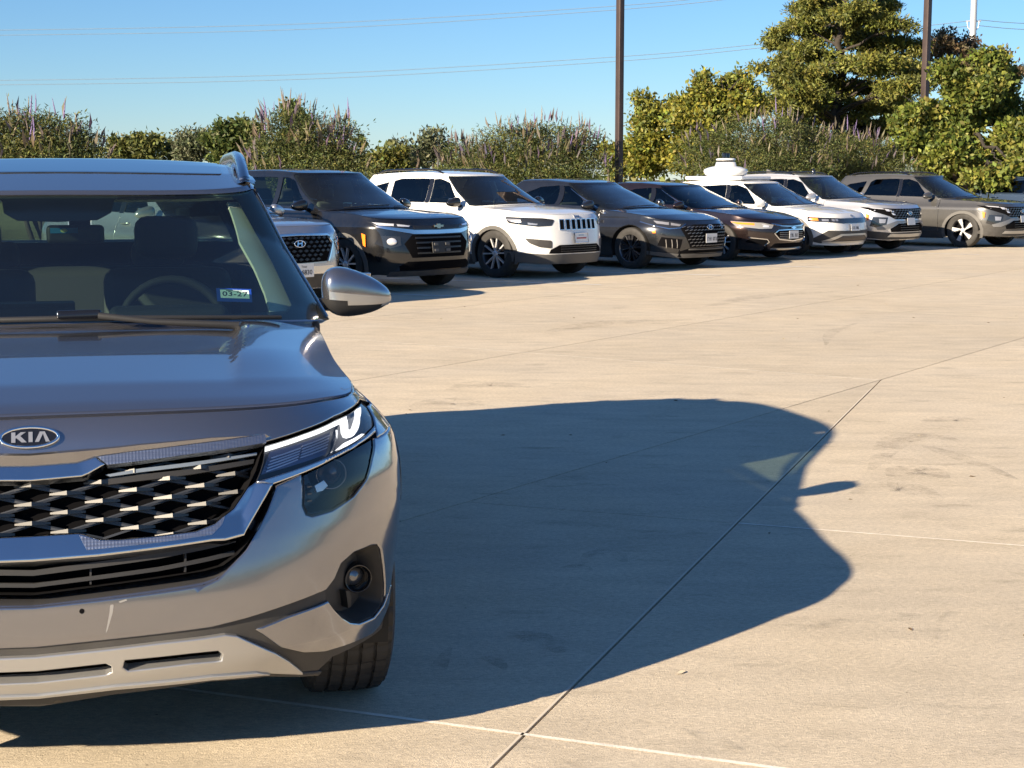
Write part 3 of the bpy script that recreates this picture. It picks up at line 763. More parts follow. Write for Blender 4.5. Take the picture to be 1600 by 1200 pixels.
# grille cavity
g_in = KPc([(52, 838), (121, 834), (128, 835), (156, 844), (186, 844), (250, 838), (305, 831), (335, 819), (365, 794), (387, 761), (407, 711)])
g_poly = sym(np.concatenate([trim_lo, g_in[::-1]]))
cav = panel(K, g_poly, res=.06, off=-.075, rim=-.075, center=CEN); cav.build('grille_cavity', M_VOID, sel)
# slim bright bar under the top trim
slim = np.concatenate([KP([(165, 741), (220, 731), (300, 721), (404, 705)]), KP([(404, 709), (300, 727), (220, 737), (172, 744)])])
both(panel(K, slim, res=.02, off=-.012, rim=.02, center=CEN), 'grille_inner_bar', pbr('grille_bar_grey', (.30, .34, .36), .3, .6), sel)
slim2 = np.concatenate([KP([(170, 747), (220, 740), (300, 731), (402, 714)]), KP([(400, 722), (300, 740), (220, 750), (160, 757)])])
both(panel(K, slim2, res=.02, off=-.02, rim=.03, center=CEN), 'grille_upper_lip', M_BLACK, sel)
# angular blades of the grille
def blade_mb():
    m = MB(); d0, d1, bk = .0, .026, -.03
    hL, hA, hR = .0022, .0050, .0028
    def q(p): return np.array(p, float)
    # left-facing facet and right-facing flank
    m.add(q([(-.040, -hL, d0), (0, -hA, d1), (0, hA, d1), (-.040, hL, d0)]), [(0, 1, 2, 3)], None, 1, True)
    m.add(q([(0, -hA, d1), (.040, -hR, d0), (.040, hR, d0), (0, hA, d1)]), [(0, 1, 2, 3)], None, 0, True)
    m.add(q([(-.040, hL, d0), (0, hA, d1), (.040, hR, d0), (.040, hR, bk), (-.040, hL, bk)]), [(0, 1, 2, 3, 4)], None, 0, True)
    m.add(q([(-.040, -hL, d0), (0, -hA, d1), (.040, -hR, d0), (.040, -hR, bk), (-.040, -hL, bk)]), [(4, 3, 2, 1, 0)], None, 0, True)
    for sx in (-1, 1):
        for sz in (-1, 1):
            x0, x1 = sx * .012, sx * .082; z0, z1 = sz * .002, sz * .0205; t = .0028
            P = q([(x0, z0 - t, .004), (x1, z1 - t, -.008), (x1, z1 + t, -.008), (x0, z0 + t, .004), (x0, z0 - t, bk), (x1, z1 - t, bk), (x1, z1 + t, bk), (x0, z0 + t, bk)])
            m.add(P, [(0, 1, 2, 3), (3, 2, 6, 7), (0, 4, 5, 1), (1, 5, 6, 2)], None, 0, True)
    return m
M_BLADE = pbr('grille_gloss_grey', (.030, .032, .035), .32, .2, .2)
M_FACET = pbr('grille_facet_silver', (.040, .040, .040), .42, .3)
grille = MB().merge(panel(K, sym(np.concatenate([trim_lo - [0, .006], g_in[::-1] + [0, .006]])) * [.985, 1], res=.08, off=-.062, rim=0, center=CEN)).build('grille', M_VOID, sel)
blade_me = None
gp_in = sym(np.concatenate([trim_lo - [0, .004], (g_in[::-1] + [0, -.002])]))
du_, dz_ = .0795, .0425
for i in range(-8, 9):
    for j in range(0, 6):
        s_ = i * du_; z_ = .815 - j * dz_ - (dz_ / 2 if i % 2 else 0) + .004
        q = np.array([[s_, z_], [s_ - .03, z_], [s_ + .03, z_], [s_, z_ + .009], [s_, z_ - .009]])
        if inpoly(q, gp_in).sum() < 4: continue
        T = surf_frame(K, (s_, z_), center=CEN); T[:3, 3] -= T[:3, 2] * .036
        if blade_me is None:
            o = blade_mb().build('grille_blade', [M_BLADE, M_FACET], grille); blade_me = o.data
        else:
            o = bpy.data.objects.new('grille_blade', blade_me); COL.objects.link(o); o.parent = grille
        o.matrix_local = Matrix(T.tolist())
# lower satin surround
lo_in = g_in[:-1]
bar_up = KP([(400, 753), (475, 729), (540, 700), (576, 675), (583, 667)])
bar_lo = KP([(585, 676), (560, 695), (520, 717), (478, 737), (425, 757)])
lo_out = KPc([(425, 757), (410, 785), (393, 815), (380, 838), (350, 846), (330, 847), (250, 859), (152, 871), (52, 879)], False, True)
sur = sym(np.concatenate([lo_in, bar_up[:1], bar_lo[-1:], lo_out[1:]]))
panel(leaning(np.concatenate([lo_out + [0, .022], [[.9, lo_out[0, 1] + .03]]]), .30, .035), sur, res=.012, off=.012, rim=.05, bevel=.006, center=CEN).build('grille_surround', M_SATIN, sel)
tex = np.concatenate([KP([(124, 839), (156, 848), (186, 848), (250, 842), (305, 835), (333, 824), (352, 808)]), KP([(346, 822), (330, 838), (250, 850), (186, 857), (136, 862)])])
both(panel(leaning(np.concatenate([lo_out + [0, .022], [[.9, lo_out[0, 1] + .03]]]), .30, .035), tex, res=.012, off=.0135, rim=.004, center=CEN), 'textured_lower_trim', M_DOT, sel)
lampbar = np.concatenate([bar_up, bar_lo])
both(panel(K, lampbar, res=.012, off=.007, rim=.03, bevel=.003, center=CEN), 'lamp_divider_bar', M_SATIN, sel)
# lower intake with two slats
int_lo = KPc([(428, 760), (420, 790), (405, 825), (385, 850), (372, 866), (348, 884), (320, 892), (250, 903), (150, 917), (52, 930)], False, True)
int_poly = sym(np.concatenate([lo_out[::-1], int_lo]))
panel(K, int_poly, res=.05, off=-.09, rim=-.09, center=CEN).build('lower_intake', M_VOID, sel)
for (y1, y2, dd) in ((878, 887, .02), (900, 907, .03)):
    c = np.array([(52, y1 + 13), (150, y1), (250, y1 - 14), (330, y1 - 30), (372, y1 - 40)], float)
    top = KPc(c); bot = KPc(c + [0, y2 - y1])
    panel(K, sym(np.concatenate([top, bot[::-1]])), res=.05, off=-dd, rim=.04, center=CEN).build('intake_slat', M_BLACK, sel)
for x_, s1, s2 in ((141, 873, 915), (293, 856, 895)):
    both(panel(K, KP([(x_ - 1.5, s1), (x_ + 1.5, s1), (x_ + 1.5, s2), (x_ - 1.5, s2)]), res=.05, off=-.035, rim=.03, center=CEN), 'intake_rib', M_BLACK, sel)
# bumper: chamfer under the intake, main skin, lower corners
crease = KPc([(431, 764), (417, 800), (385, 859), (341, 905), (320, 914), (250, 925), (150, 938), (52, 949)], False, True)
n_ = 60
def resample(c, n):
    d = np.concatenate([[0], np.cumsum(np.linalg.norm(np.diff(c, axis=0), axis=1))]); t = np.linspace(0, d[-1], n)
    return np.stack([np.interp(t, d, c[:, 0]), np.interp(t, d, c[:, 1])], 1)
ca, cb = resample(crease, n_), resample(int_lo, n_)
Pa, Na, _ = fd_normals(K, ca, (.004, .004), None, CEN); Pb, Nb, _ = fd_normals(K, cb, (.004, .004), None, CEN)
rows = []
for k in np.linspace(0, 1, 6):
    e = math.sin(k * math.pi / 2); rows.append((Pa - Na * .011) * (1 - k) + (Pb - Nb * .004) * k - (Na * (1 - k) + Nb * k) * (.045 * (1 - math.cos(k * math.pi / 2)) + .012 * k))
V = np.concatenate(rows); F = [(r * n_ + i, r * n_ + i + 1, (r + 1) * n_ + i + 1, (r + 1) * n_ + i) for r in range(5) for i in range(n_ - 1)]
both(MB().add(V, F), 'bumper_chamfer', P_SEL, sel)
lamp_l = [(472, 742), (473, 790), (479, 804), (488, 806.5), (520, 797), (553, 775), (573, 748), (582, 715), (584, 684)]
b_arch = .475                                                  # bumper ends at the wheel arch
sA = float(SEL.s_of_y(.56))
def arch_edge(r, y0=.80, z0=.355, n=20, a0=-.15, a1=math.pi + .15):
    return [(y0 - r * math.cos(t), z0 + r * math.sin(t)) for t in np.linspace(a0, a1, n)]
AR = .405
def s_arch(z): return float(SEL.s_of_y(.80 - math.sqrt(max(AR ** 2 - (z - .355) ** 2, 0.0))))
low_edge = KPc([(52, 1013), (175, 1000), (330, 981), (385, 967), (450, 946), (511, 922)])
pocket_in = KP([(511, 922), (524, 905), (534, 881), (554, 863), (580, 852.5), (591, 850.5), (596, 858), (600, 885), (602.5, 915), (602, 934)])
zz = np.linspace(.335, .70, 9)
archpts = np.array([(s_arch(z) - .004, z) for z in zz])
lowcorner_join = pocket_in[-1]
bump_right = np.array([(s_arch(.335) - .004, .335)])
right_up = np.concatenate([[[min(s_arch(lowcorner_join[1]) - .004, 9), lowcorner_join[1]]], archpts[archpts[:, 1] > lowcorner_join[1] + .01], [[sA, .715]]])
ltop = KP(lamp_l)
fb = KP([(588, 684)])[0]
bump_poly = sym(np.concatenate([low_edge, pocket_in[1:], right_up, [[sA, .80], [fb[0] + .01, fb[1] - .0]], ltop[::-1], KP([(466, 742), (432, 758)]), crease]))
panel(K, bump_poly, res=.028, rim=.03, bevel=.005, center=CEN).build('bumper', P_SEL, sel)
lc = [(400, 984), (450, 963.5), (513, 940), (524, 955), (535, 966), (548, 974), (562, 975), (585, 965), (600, 945)]
lcb = [(592, 980), (582, 991), (545, 1007.5), (507, 1019), (475, 1020.5), (440, 1012)]
lcp = np.concatenate([KP(lc), [[s_arch(.40) - .004, .40], [s_arch(.345) - .004, .345]], KP(lcb)])
both(panel(K, lcp, res=.02, off=.002, rim=.02, bevel=.005, center=CEN), 'bumper_corner', P_SEL, sel)
# licence bracket screw holes and scuffs of the bumper
for sx in (-1, 1):
    q = KP([(128, 955)])[0]; T = surf_frame(K, (q[0] * sx, q[1]), center=CEN); T[:3, 3] += T[:3, 2] * .0012
    m = MB(); lathe([(0, 0), (.001, .0035), (0, .006)], 10, mb=m); R = np.array([[0, 1, 0, 0], [0, 0, 1, 0], [1, 0, 0, 0], [0, 0, 0, 1.]])
    MB().merge(m, T @ R).build('screw_hole', M_VOID, sel)
q0 = KP([(172, 945), (178, 944), (176, 958), (168, 985), (165, 990), (171, 957)])
panel(K, rounded(q0, .004), res=.02, off=.0006, rim=0, center=CEN).build('bumper_scuff', pbr('scuff_pale', (.22, .216, .212), .45), sel)
q0 = KP([(185, 940), (197, 936), (199, 938), (188, 942)])
panel(K, rounded(q0, .003), res=.02, off=.0006, rim=0, center=CEN).build('bumper_scuff', MATS['scuff_pale'], sel)
# grained lower cladding behind the painted pieces
zlo = .272
clad_top = np.concatenate([low_edge + [0, .02]])
pock = KP([(511, 924), (524, 906), (534, 882), (554, 864), (580, 853.5), (591, 851.5), (595.5, 859), (599.5, 885), (602, 915), (600, 944), (585, 964), (560, 975), (548, 973), (535, 965), (525, 954), (513, 940)])
bb = KPc([(52, 1090), (175, 1074), (320, 1060), (420, 1051), (472, 1053), (500, 1050)])
cl = np.concatenate([low_edge + [0, .012], pocket_in[1:] + [.004, .006], [[s_arch(.45) - .006, .45], [s_arch(.38) - .006, .38], [s_arch(.30) - .006, .30], [s_arch(.285) - .03, .277]], [[bb[-1, 0] + .05, .266]], bb[::-1] - [0, .0]])
hole_r = pock; hole_l = pock[::-1] * [-1, 1]
skid = [(52, 1026), (150, 1016), (250, 1004), (320, 996), (352, 991), (370, 993), (385, 1000), (430, 1020), (450, 1032), (472, 1050)]
skb = [(472, 1053), (420, 1051), (370, 1054), (320, 1060), (175, 1074), (52, 1088)]
o1 = KP([(195, 1031), (300, 1020), (340, 1016), (347, 1021), (346, 1031), (300, 1035), (200, 1047), (192, 1042)]); o0 = KPc([(56, 1048), (165, 1036), (174, 1040), (175, 1049), (165, 1053), (56, 1065)], True, True)
panel(K, sym(cl), [hole_r, hole_l, o1, o1[::-1] * [-1, 1], sym(o0)], res=.035, off=-.008, rim=0, center=CEN).build('lower_cladding', M_CLAD, sel)
# fog lamp pockets
for sx in (1, -1):
    pk = pock * [sx, 1]; cp = pk.mean(0); inner = cp + (pk - cp) * .80 + np.array([.02 * sx, -.01])
    n = 64
    a = densify(pk, .012); b = inner
    aa = resample(np.vstack([pk, pk[:1]]), n); ii = resample(np.vstack([inner, inner[:1]]), n)
    Pa, Na, _ = fd_normals(K, aa, (.004, .004), None, CEN); Pi, Ni, _ = fd_normals(K, ii, (.004, .004), None, CEN)
    Pa = Pa - Na * .008; Pi = Pi - Ni * .07
    V = np.concatenate([Pa, Pi]); F = [(i, i + 1, n + i + 1, n + i) for i in range(n - 1)]
    m = MB().add(V, F); panel(K, inner, res=.05, off=-.07, rim=0, center=CEN, mb=m)
    pocket = m.build('fog_lamp_pocket', M_CLAD, sel)
    for (pts) in ([(563, 862), (572, 858), (574, 878), (566, 880)], [(566, 930), (573, 930), (575, 955), (570, 958)]):
        q = KP(pts) * [sx, 1]; panel(K, q, res=.03, off=-.05, rim=.03, center=CEN, mb=None).build('pocket_rib', M_BLACK, pocket)
    q = KP([(586, 908)])[0]; T = surf_frame(K, (q[0] * sx, q[1]), center=CEN); T[:3, 3] -= T[:3, 2] * .055
    # lamp axis looks forward rather than along the corner normal
    fwd = np.array([.25 * sx, -1, 0.]); T = frame(T[:3, 3], np.cross([0, 0, 1.], fwd), [0, 0, 1])
    R = np.array([[0, 1, 0, 0], [0, 0, 1, 0], [1, 0, 0, 0], [0, 0, 0, 1.]])
    MB().merge(lathe([(-.03, .040), (.014, .038), (.016, .034), (.004, .030), (-.01, .026)], 32), T @ R).build('fog_lamp', M_GLOSSBLACK, sel)
    MB().merge(lathe([(-.004, 0), (-.006, .012), (-.012, .024), (-.02, .028)], 24), T @ R).build('fog_lens', pbr('fog_reflector', (.22, .22, .23), .12, .8), sel)
# skid plate with openings, lip below
sk = sym(np.concatenate([KPc(skid), KPc(skb, False, True)]))
o1 = KP([(195, 1031), (300, 1020), (340, 1016), (347, 1021), (346, 1031), (300, 1035), (200, 1047), (192, 1042)]); o0 = KPc([(56, 1048), (165, 1036), (174, 1040), (175, 1049), (165, 1053), (56, 1065)], True, True)
panel(K, sk, [o1, o1[::-1] * [-1, 1], sym(o0)], res=.022, off=.006, rim=.03, bevel=.004, center=CEN).build('skid_plate', M_SILVER, sel)
panel(K, sym(np.concatenate([KPc([(56, 1034), (180, 1019), (352, 1002)]), KPc([(352, 1062), (180, 1084), (56, 1097)], False, True)])), res=.06, off=-.075, rim=0, center=CEN).build('skid_recess', M_VOID, sel)
led = KPc([(56, 1082), (180, 1067), (330, 1052), (400, 1047)]); led2 = KPc([(420, 1050), (330, 1058), (180, 1073), (56, 1087)], False, True)
panel(K, sym(np.concatenate([led, led2])), res=.02, off=.012, rim=.012, bevel=.003, center=CEN).build('skid_lip', M_SILVER, sel)
lip = KPc([(52, 1089), (175, 1074), (320, 1060), (420, 1051), (472, 1053), (505, 1051)]); lip2 = KPc([(500, 1058), (470, 1060), (420, 1060), (330, 1068), (175, 1089), (52, 1108)], False, True)
panel(K, sym(np.concatenate([lip, lip2])), res=.03, off=-.004, rim=.05, bevel=.004, center=CEN).build('lower_lip', M_CLAD, sel)

# --- headlamps (upper unit with the light bar, lower unit with the projector)
upper = np.concatenate([KP([(401, 752), (414, 697)]), KP([(477, 677), (525, 656), (549, 644.5), (565, 628.5), (574, 636), (581, 650), (582, 666)]), KP([(575, 673), (534, 701), (477, 730.5)])])
hous = panel(K, upper, res=.03, off=-.035, rim=-.035, center=CEN)
ha, hb = both(hous, 'headlamp_housing', pbr('lamp_housing', (.035, .037, .045), .35, .3), sel)
def lamp_piece(pts, off, name, mat, rim=.01, res=.02, bev=0., fn=K):
    q = KP(pts); m = panel(fn, q, res=res, off=off, rim=rim, center=CEN, bevel=bev)
    m.build(name, mat, ha); m.mirrored().build(name, mat, hb)
lamp_piece([(415, 697.5), (477, 677), (525, 656), (545, 646.5), (545, 651.5), (526, 662), (478, 683), (416, 704)], -.008, 'light_bar', M_DRL)
lamp_piece([(537, 657), (539, 672), (542, 679), (548, 680.5), (556, 678), (562, 669), (565, 650), (566, 633), (559.5, 636.5), (557.5, 655), (554.5, 665), (550, 670), (546.5, 669), (545, 653)], -.006, 'light_bar', M_DRL)
lamp_piece([(529, 701), (541, 690), (567, 676), (573, 676), (557, 688), (540, 698)], -.006, 'light_bar', M_DRL)
lamp_piece([(413, 740), (428, 702), (524, 668), (517, 706)], -.022, 'reflector_tray', pbr('lamp_tray', (.16, .17, .24), .22, .7))
for c_, (a, b) in enumerate((((427, 714, 419, 736), (475, 697, 470, 716)), ((478, 694, 474, 713), (521, 676, 517, 696)))):
    for k in range(5):
        t = k / 4; x1, y1 = a[0] + (a[2] - a[0]) * t, a[1] + (a[3] - a[1]) * t; x2, y2 = b[0] + (b[2] - b[0]) * t, b[1] + (b[3] - b[1]) * t
        lamp_piece([(x1, y1 - 1.2), (x2, y2 - 1.2), (x2, y2 + .9), (x1, y1 + .9)], -.014, 'lamp_fin', pbr('lamp_fin', (.62, .64, .72), .25, .6), .008, .05)
lamp_piece([(517, 712), (527, 688), (529, 668), (532, 668), (531, 690), (521, 708)], -.012, 'lamp_frame', M_CHROME)
lamp_piece([(533, 680), (538, 655), (552, 648), (568, 632), (577, 640), (580, 665), (560, 684), (535, 700)], -.026, 'reflector', pbr('dark_reflector', (.05, .05, .055), .45, .5))
both(panel(K, upper, res=.02, off=-.002, rim=0, center=CEN), 'headlamp_lens', M_LENS, sel)
lower = KP([(474, 744), (475, 789), (480, 802), (489, 804.5), (520, 795), (552, 773.5), (572, 747), (580, 715), (582, 686), (560, 698.5), (520, 720.5), (479, 741)])
h2 = panel(K, lower, res=.03, off=-.07, rim=-.07, center=CEN)
la, lb = both(h2, 'lower_lamp_housing', pbr('lamp_bowl', (.02, .021, .024), .12, .6), sel)
for sx, par in ((1, la), (-1, lb)):
    q = KP([(535, 735)])[0]; T = surf_frame(K, (q[0] * sx, q[1]), center=CEN); pos = T[:3, 3] - T[:3, 2] * .045
    fwd = np.array([.1 * sx, -1, 0.]); T = frame(pos, np.cross([0, 0, 1.], fwd), [0, 0, 1]); R = np.array([[0, 1, 0, 0], [0, 0, 1, 0], [1, 0, 0, 0], [0, 0, 0, 1.]])
    MB().merge(lathe([(-.03, .030), (.012, .036), (.015, .038), (.012, .040), (-.03, .040)], 32), T @ R).build('lamp_ring', pbr('ring_dark', (.25, .25, .27), .2, .9), par)
    MB().merge(lathe([(.012, 0), (.008, .014), (-.002, .028), (-.01, .031)], 28), T @ R).build('lamp_projector', pbr('projector_glass', (.06, .05, .06), .03, .2, 1), par)
    q2 = KP([(500, 770)])[0]; T2 = surf_frame(K, (q2[0] * sx, q2[1]), center=CEN); p2 = T2[:3, 3] - T2[:3, 2] * .05
    for k in range(4):
        MB().merge(box((0, 0, 0), (.012, .004, .02)), frame(p2 + np.array([0, 0, .02 - k * .018]), [1 * sx, .3, 0], [0, 0, 1])).build('lamp_louvre', M_GLOSSBLACK, par)
    q3 = KP([(505, 757), (520, 748), (527, 757), (519, 765), (509, 768)]) * [sx, 1]
    panel(K, q3, res=.02, off=-.035, rim=.01, center=CEN).build('lamp_reflector', M_LAMPW, par)
both(panel(K, lower, res=.02, off=-.003, rim=0, center=CEN), 'lower_lamp_lens', M_LENS, sel)
rim_o = KP(lamp_l); rim_c = rim_o.mean(0)
both(strip_on(K, KP([(473, 745), (474, 790), (480, 803.5), (489, 806), (520, 796.5), (553, 774.5), (573, 748), (582, 713), (584.5, 688)]), .010, -.002, .02, center=CEN), 'lamp_gasket', M_GLOSSBLACK, sel)

# --- badge
qb = KP([(55, 684)])[0]; T = surf_frame(K, (0.0, qb[1]), center=CEN); T[:3, 3] += T[:3, 2] * .003
def ellipse(a, b, n=48): return np.array([(a * math.cos(t), b * math.sin(t), 0) for t in np.linspace(0, 2 * math.pi, n, endpoint=False)])
ba, bb_ = .067, .027
bd = prism(ellipse(ba - .004, bb_ - .004), (0, 0, 1), .003); badge = MB().merge(bd, T).build('badge', M_GLOSSBLACK, sel)
MB().merge(tube(ellipse(ba - .003, bb_ - .003) + [0, 0, .002], .0042, 8, closed=True), T).build('badge_rim', M_CHROME, badge)
lk = lambda pts: [(x, y, .003) for x, y in pts]
lw = .0085
letters = MB()
prism(lk([(-.040, -.015), (-.031, -.015), (-.031, .015), (-.040, .015)]), (0, 0, 1), .002, letters)
prism(lk([(-.031, -.003), (-.031, .003), (-.019, .015), (-.008, .015), (-.025, .0)]), (0, 0, 1), .002, letters)
prism(lk([(-.026, .003), (-.022, .0065), (-.006, -.015), (-.017, -.015), (-.029, -.001)]), (0, 0, 1), .0019, letters)
prism(lk([(-.002, -.015), (.007, -.015), (.007, .015), (-.002, .015)]), (0, 0, 1), .002, letters)
prism(lk([(.012, -.015), (.021, -.015), (.030, .009), (.027, .015), (.023, .015)]), (0, 0, 1), .002, letters)
prism(lk([(.027, .015), (.030, .009), (.036, -.015), (.045, -.015), (.034, .015)]), (0, 0, 1), .0019, letters)
MB().merge(letters, T @ np.diag([1., .82, 1., 1.])).build('badge_lettering', M_SILVER, badge)
# --- flanks, doors, greenhouse of the crossover
def arch_poly(S, y0, z0, r, zb, s0, s1, ztop, n=22, pad=0):
    """flank panel from s0 to s1 with a wheel arch cut from its lower edge"""
    th = math.acos(np.clip((zb - z0) / r, -1, 1)) if abs(zb - z0) < r else 0
    aa = np.linspace(math.pi / 2 + th - 1e-3, math.pi / 2 - th + 1e-3, n)
    return [(float(S.s_of_y(y0 + r * math.cos(t))), z0 + r * math.sin(t)) for t in aa]
WY, WYR, WR = .80, 3.60, .355
zsh_at = lambda s: float(interp(SEL.plan(abs(s))[1], SEL.zsh)) - .004
sF = float(SEL.s_of_y(1.42)); sB = float(SEL.s_of_y(2.42)); sC = float(SEL.s_of_y(3.32)); zb_ = .30
def top_edge(s0, s1, n=10): return [(s, zsh_at(s)) for s in np.linspace(s1, s0, n)]
fa = arch_poly(SEL, WY, .355, AR, .34, 0, 0, 0)
hlr = KP([(574, 634), (583, 650), (586, 668)])
fen = [(sF - .003, .32)] + top_edge(SEL.sc + .02, sF - .003, 12) + [tuple(fen_edge[0] + [.004, .0])] + [tuple(q + [.006, 0]) for q in hlr] + [(fb[0] + .012, .80), (sA + .004, .80), (sA + .004, .715)]
fa2 = [p for p in fa if p[0] > sA + .01]
fen = fen + [(float(SEL.s_of_y(WY - math.sqrt(AR ** 2 - (.70 - .355) ** 2))) if 0 else sA + .004, .72)] + fa2 + [(fa2[-1][0] + .02, .32)]
both(panel(K, fen, res=.04, rim=.02, bevel=.005, center=CEN), 'front_wing', P_SEL, sel)
d1 = [(sF + .003, .32), (sB - .003, .32)] + top_edge(sF + .003, sB - .003, 6)
fdoors = both(panel(K, d1, res=.05, rim=.02, bevel=.005, center=CEN), 'front_door', P_SEL, sel)
ra = arch_poly(SEL, WYR, .355, AR, .34, 0, 0, 0)
d2 = [(sB + .003, .32), (float(SEL.s_of_y(WYR - AR - .02)), .32)] + [p for p in ra if p[0] < sC - .003 ][:] + top_edge(sB + .003, sC - .003, 6)
rdoors = both(panel(K, d2, res=.05, rim=.02, bevel=.005, center=CEN), 'rear_door', P_SEL, sel)
sE = SEL.smax
qd = [(sC + .003, zsh_at(sC))] + [p for p in ra if p[0] > sC + .004] + [(float(SEL.s_of_y(WYR + AR + .03)), .32), (sE, .32)] + [(s, zsh_at(s)) for s in np.linspace(sE, sC + .003, 12)][:-1]
both(panel(K, qd, res=.06, rim=.02, center=CEN), 'rear_quarter', P_SEL, sel)
for p in fdoors + rdoors: pass
for nm, pr, sdoor in (('f', fdoors, sB - .14), ('r', rdoors, sC - .14)):
    for o, sx in zip(pr, (1, -1)):
        P0 = K([[sx * sdoor, .93]])[0]
        m = tube([P0 + np.array([sx * .0, -.09, 0]), P0 + np.array([sx * .035, -.07, .002]), P0 + np.array([sx * .04, 0, .003]), P0 + np.array([sx * .035, .07, .002]), P0 + np.array([0, .09, 0])], [.010, .013, .014, .013, .010], 10)
        m.build('door_handle', P_SEL, o)
# arch cladding and sills
for (y0, nm) in ((WY, 'f'), (WYR, 'r')):
    o_ = arch_poly(SEL, y0, .355, AR + .055, .30, 0, 0, 0, 26); i_ = arch_poly(SEL, y0, .355, AR - .012, .30, 0, 0, 0, 26)
    if nm == 'f':
        o_ = [p for p in o_ if p[0] > s_arch(.6) - .03]; i_ = [p for p in i_ if p[0] > s_arch(.6) - .0]
    both(panel(K, o_ + i_[::-1], res=.03, off=.003, rim=.025, bevel=.003, center=CEN), 'arch_cladding', M_CLAD, sel)
s1 = float(SEL.s_of_y(WY + AR + .02)); s2 = float(SEL.s_of_y(WYR - AR - .02))
both(panel(K, [(s1, .22), (s2, .22), (s2, .37), (s1, .37)], res=.08, off=.008, rim=.03, bevel=.004, center=CEN), 'sill_cladding', M_CLAD, sel)
panel(K, sym([(0.01, .2)] + [(0.01, .5)]) if 0 else [(sE - .6, .25), (sE, .25), (sE, .42), (sE - .6, .42)], res=.08, off=.008, rim=.02, center=CEN).build('rear_cladding', M_CLAD, sel)
# underbody, inner structure
def underbody(S, zf, name='underbody', w=.86, y0=.16, y1=None, parent=None):
    y1 = y1 or S.L - .16
    pts = [(w * S.W * .72, y0), (w * S.W * .76, y0 + .12), (w * S.W * .68, y0 + .14), (w * S.W * .68, 1.35), (w * S.W, 1.40), (w * S.W, S.L - 1.5), (w * S.W * .70, S.L - 1.45), (w * S.W * .70, S.L - .45), (w * S.W * .8, y1)]
    poly = [(x, y, zf) for x, y in pts] + [(-x, y, zf) for x, y in pts[::-1]]
    return prism(poly, (0, 0, 1), .12).build(name, M_VOID, parent)
underbody(SEL, .24, y0=.34, parent=sel)
box((0, .44, .235), (1.46, .03, .10), .008).build('air_dam', M_BLACK, sel)  # added board, not a car part: keeps sunlight from passing under the nose
box((0, .62, .62), (1.30, .75, .42), .05).build('engine_bay', M_VOID, sel)
for sx in (-1, 1):
    for y0 in (WY, WYR):
        m = lathe([(-.16, .40), (.10, .405)], 26, ang=(-math.pi / 2 - .3, math.pi / 2 + .3)); V = [v.copy() for v in m.V]
        mm = MB()
        for v, n in zip(m.V, m.N): mm.add(np.stack([v[:, 0] + sx * .78, v[:, 2] + y0, v[:, 1] + .355], 1), m.F, None)
        mm.build('arch_liner', M_LINER, sel)

M_PG = glass('privacy_glass', (.42, .50, .46), .9, 1.5)
# greenhouse: windscreen, pillars, side windows, roof
g = SEL.gh
LEN = np.array([0, 1.02, 1.02 + 2.15, 1.02 + 2.15 + .9]); TT = np.array([0, 1, 2, 3.])
def Gm(ab):
    ab = np.atleast_2d(ab); a = ab[:, 0]
    t = np.sign(a) * np.interp(np.abs(a), LEN, TT)
    return SEL.G(np.stack([t, ab[:, 1] / .9], 1))
def t2a(q): return np.stack([np.interp(q[:, 0], TT, LEN), q[:, 1] * .9], 1)
GP = lambda pts: on_surface(Gm, pts, (0, 1.1), (0, .9))
ws_r = GP([(484, 487), (450, 417), (420, 352), (395, 310), (377, 291)])
aw0, aw1 = .940, .952
ws = sym(np.array([(0, .012), (.40, .012), (.80, .012), (.925, .016), (.935, .03), (.948, .3), (.955, .6), (.955, .83), (.945, .868), (.90, .875), (.4, .878), (0, .878)]))
sw = {'front_window': [(1.80, 1.055), (2.38, 1.06), (2.38, 1.435), (2.33, 1.44), (2.18, 1.40)], 'rear_window': [(2.50, 1.06), (3.26, 1.07), (3.26, 1.40), (3.10, 1.445), (2.50, 1.44)], 'quarter_window': [(3.38, 1.10), (3.88, 1.20), (3.72, 1.36), (3.38, 1.40)]}
hol = {k: t2a(SEL.side(v)) for k, v in sw.items()}
for k in hol: hol[k] = rounded(hol[k], .03)
rw = np.array([(LEN[3] - .62, .30), (LEN[3] - .02, .28), (LEN[3] - .02, .80), (LEN[3] - .55, .80)])
half = [(0, 0), (LEN[3], 0), (LEN[3], .9), (0, .9)]
whole = [(-LEN[3], 0), (LEN[3], 0), (LEN[3], .9), (-LEN[3], .9)]
m_ = lambda q: np.asarray(q)[::-1] * [-1, 1]
holes = [ws] + [hol[k] for k in hol] + [m_(hol[k]) for k in hol] + [rw, m_(rw)]
panel(Gm, whole, holes, res=.05, off=0, rim=.02, center=(0, 2.8, 1.2), eps=.006).build('pillar_frame', P_SEL, sel)
def inset(q, d):
    q = np.asarray(q); c = q.mean(0); v = q - c; return c + v * (1 - d / np.maximum(np.abs(v).max(0), 1e-6))
wsp = panel(Gm, inset(ws, .003), res=.04, off=-.003, rim=.004, center=(0, 2.8, 1.2)).build('windscreen', M_WS, sel)
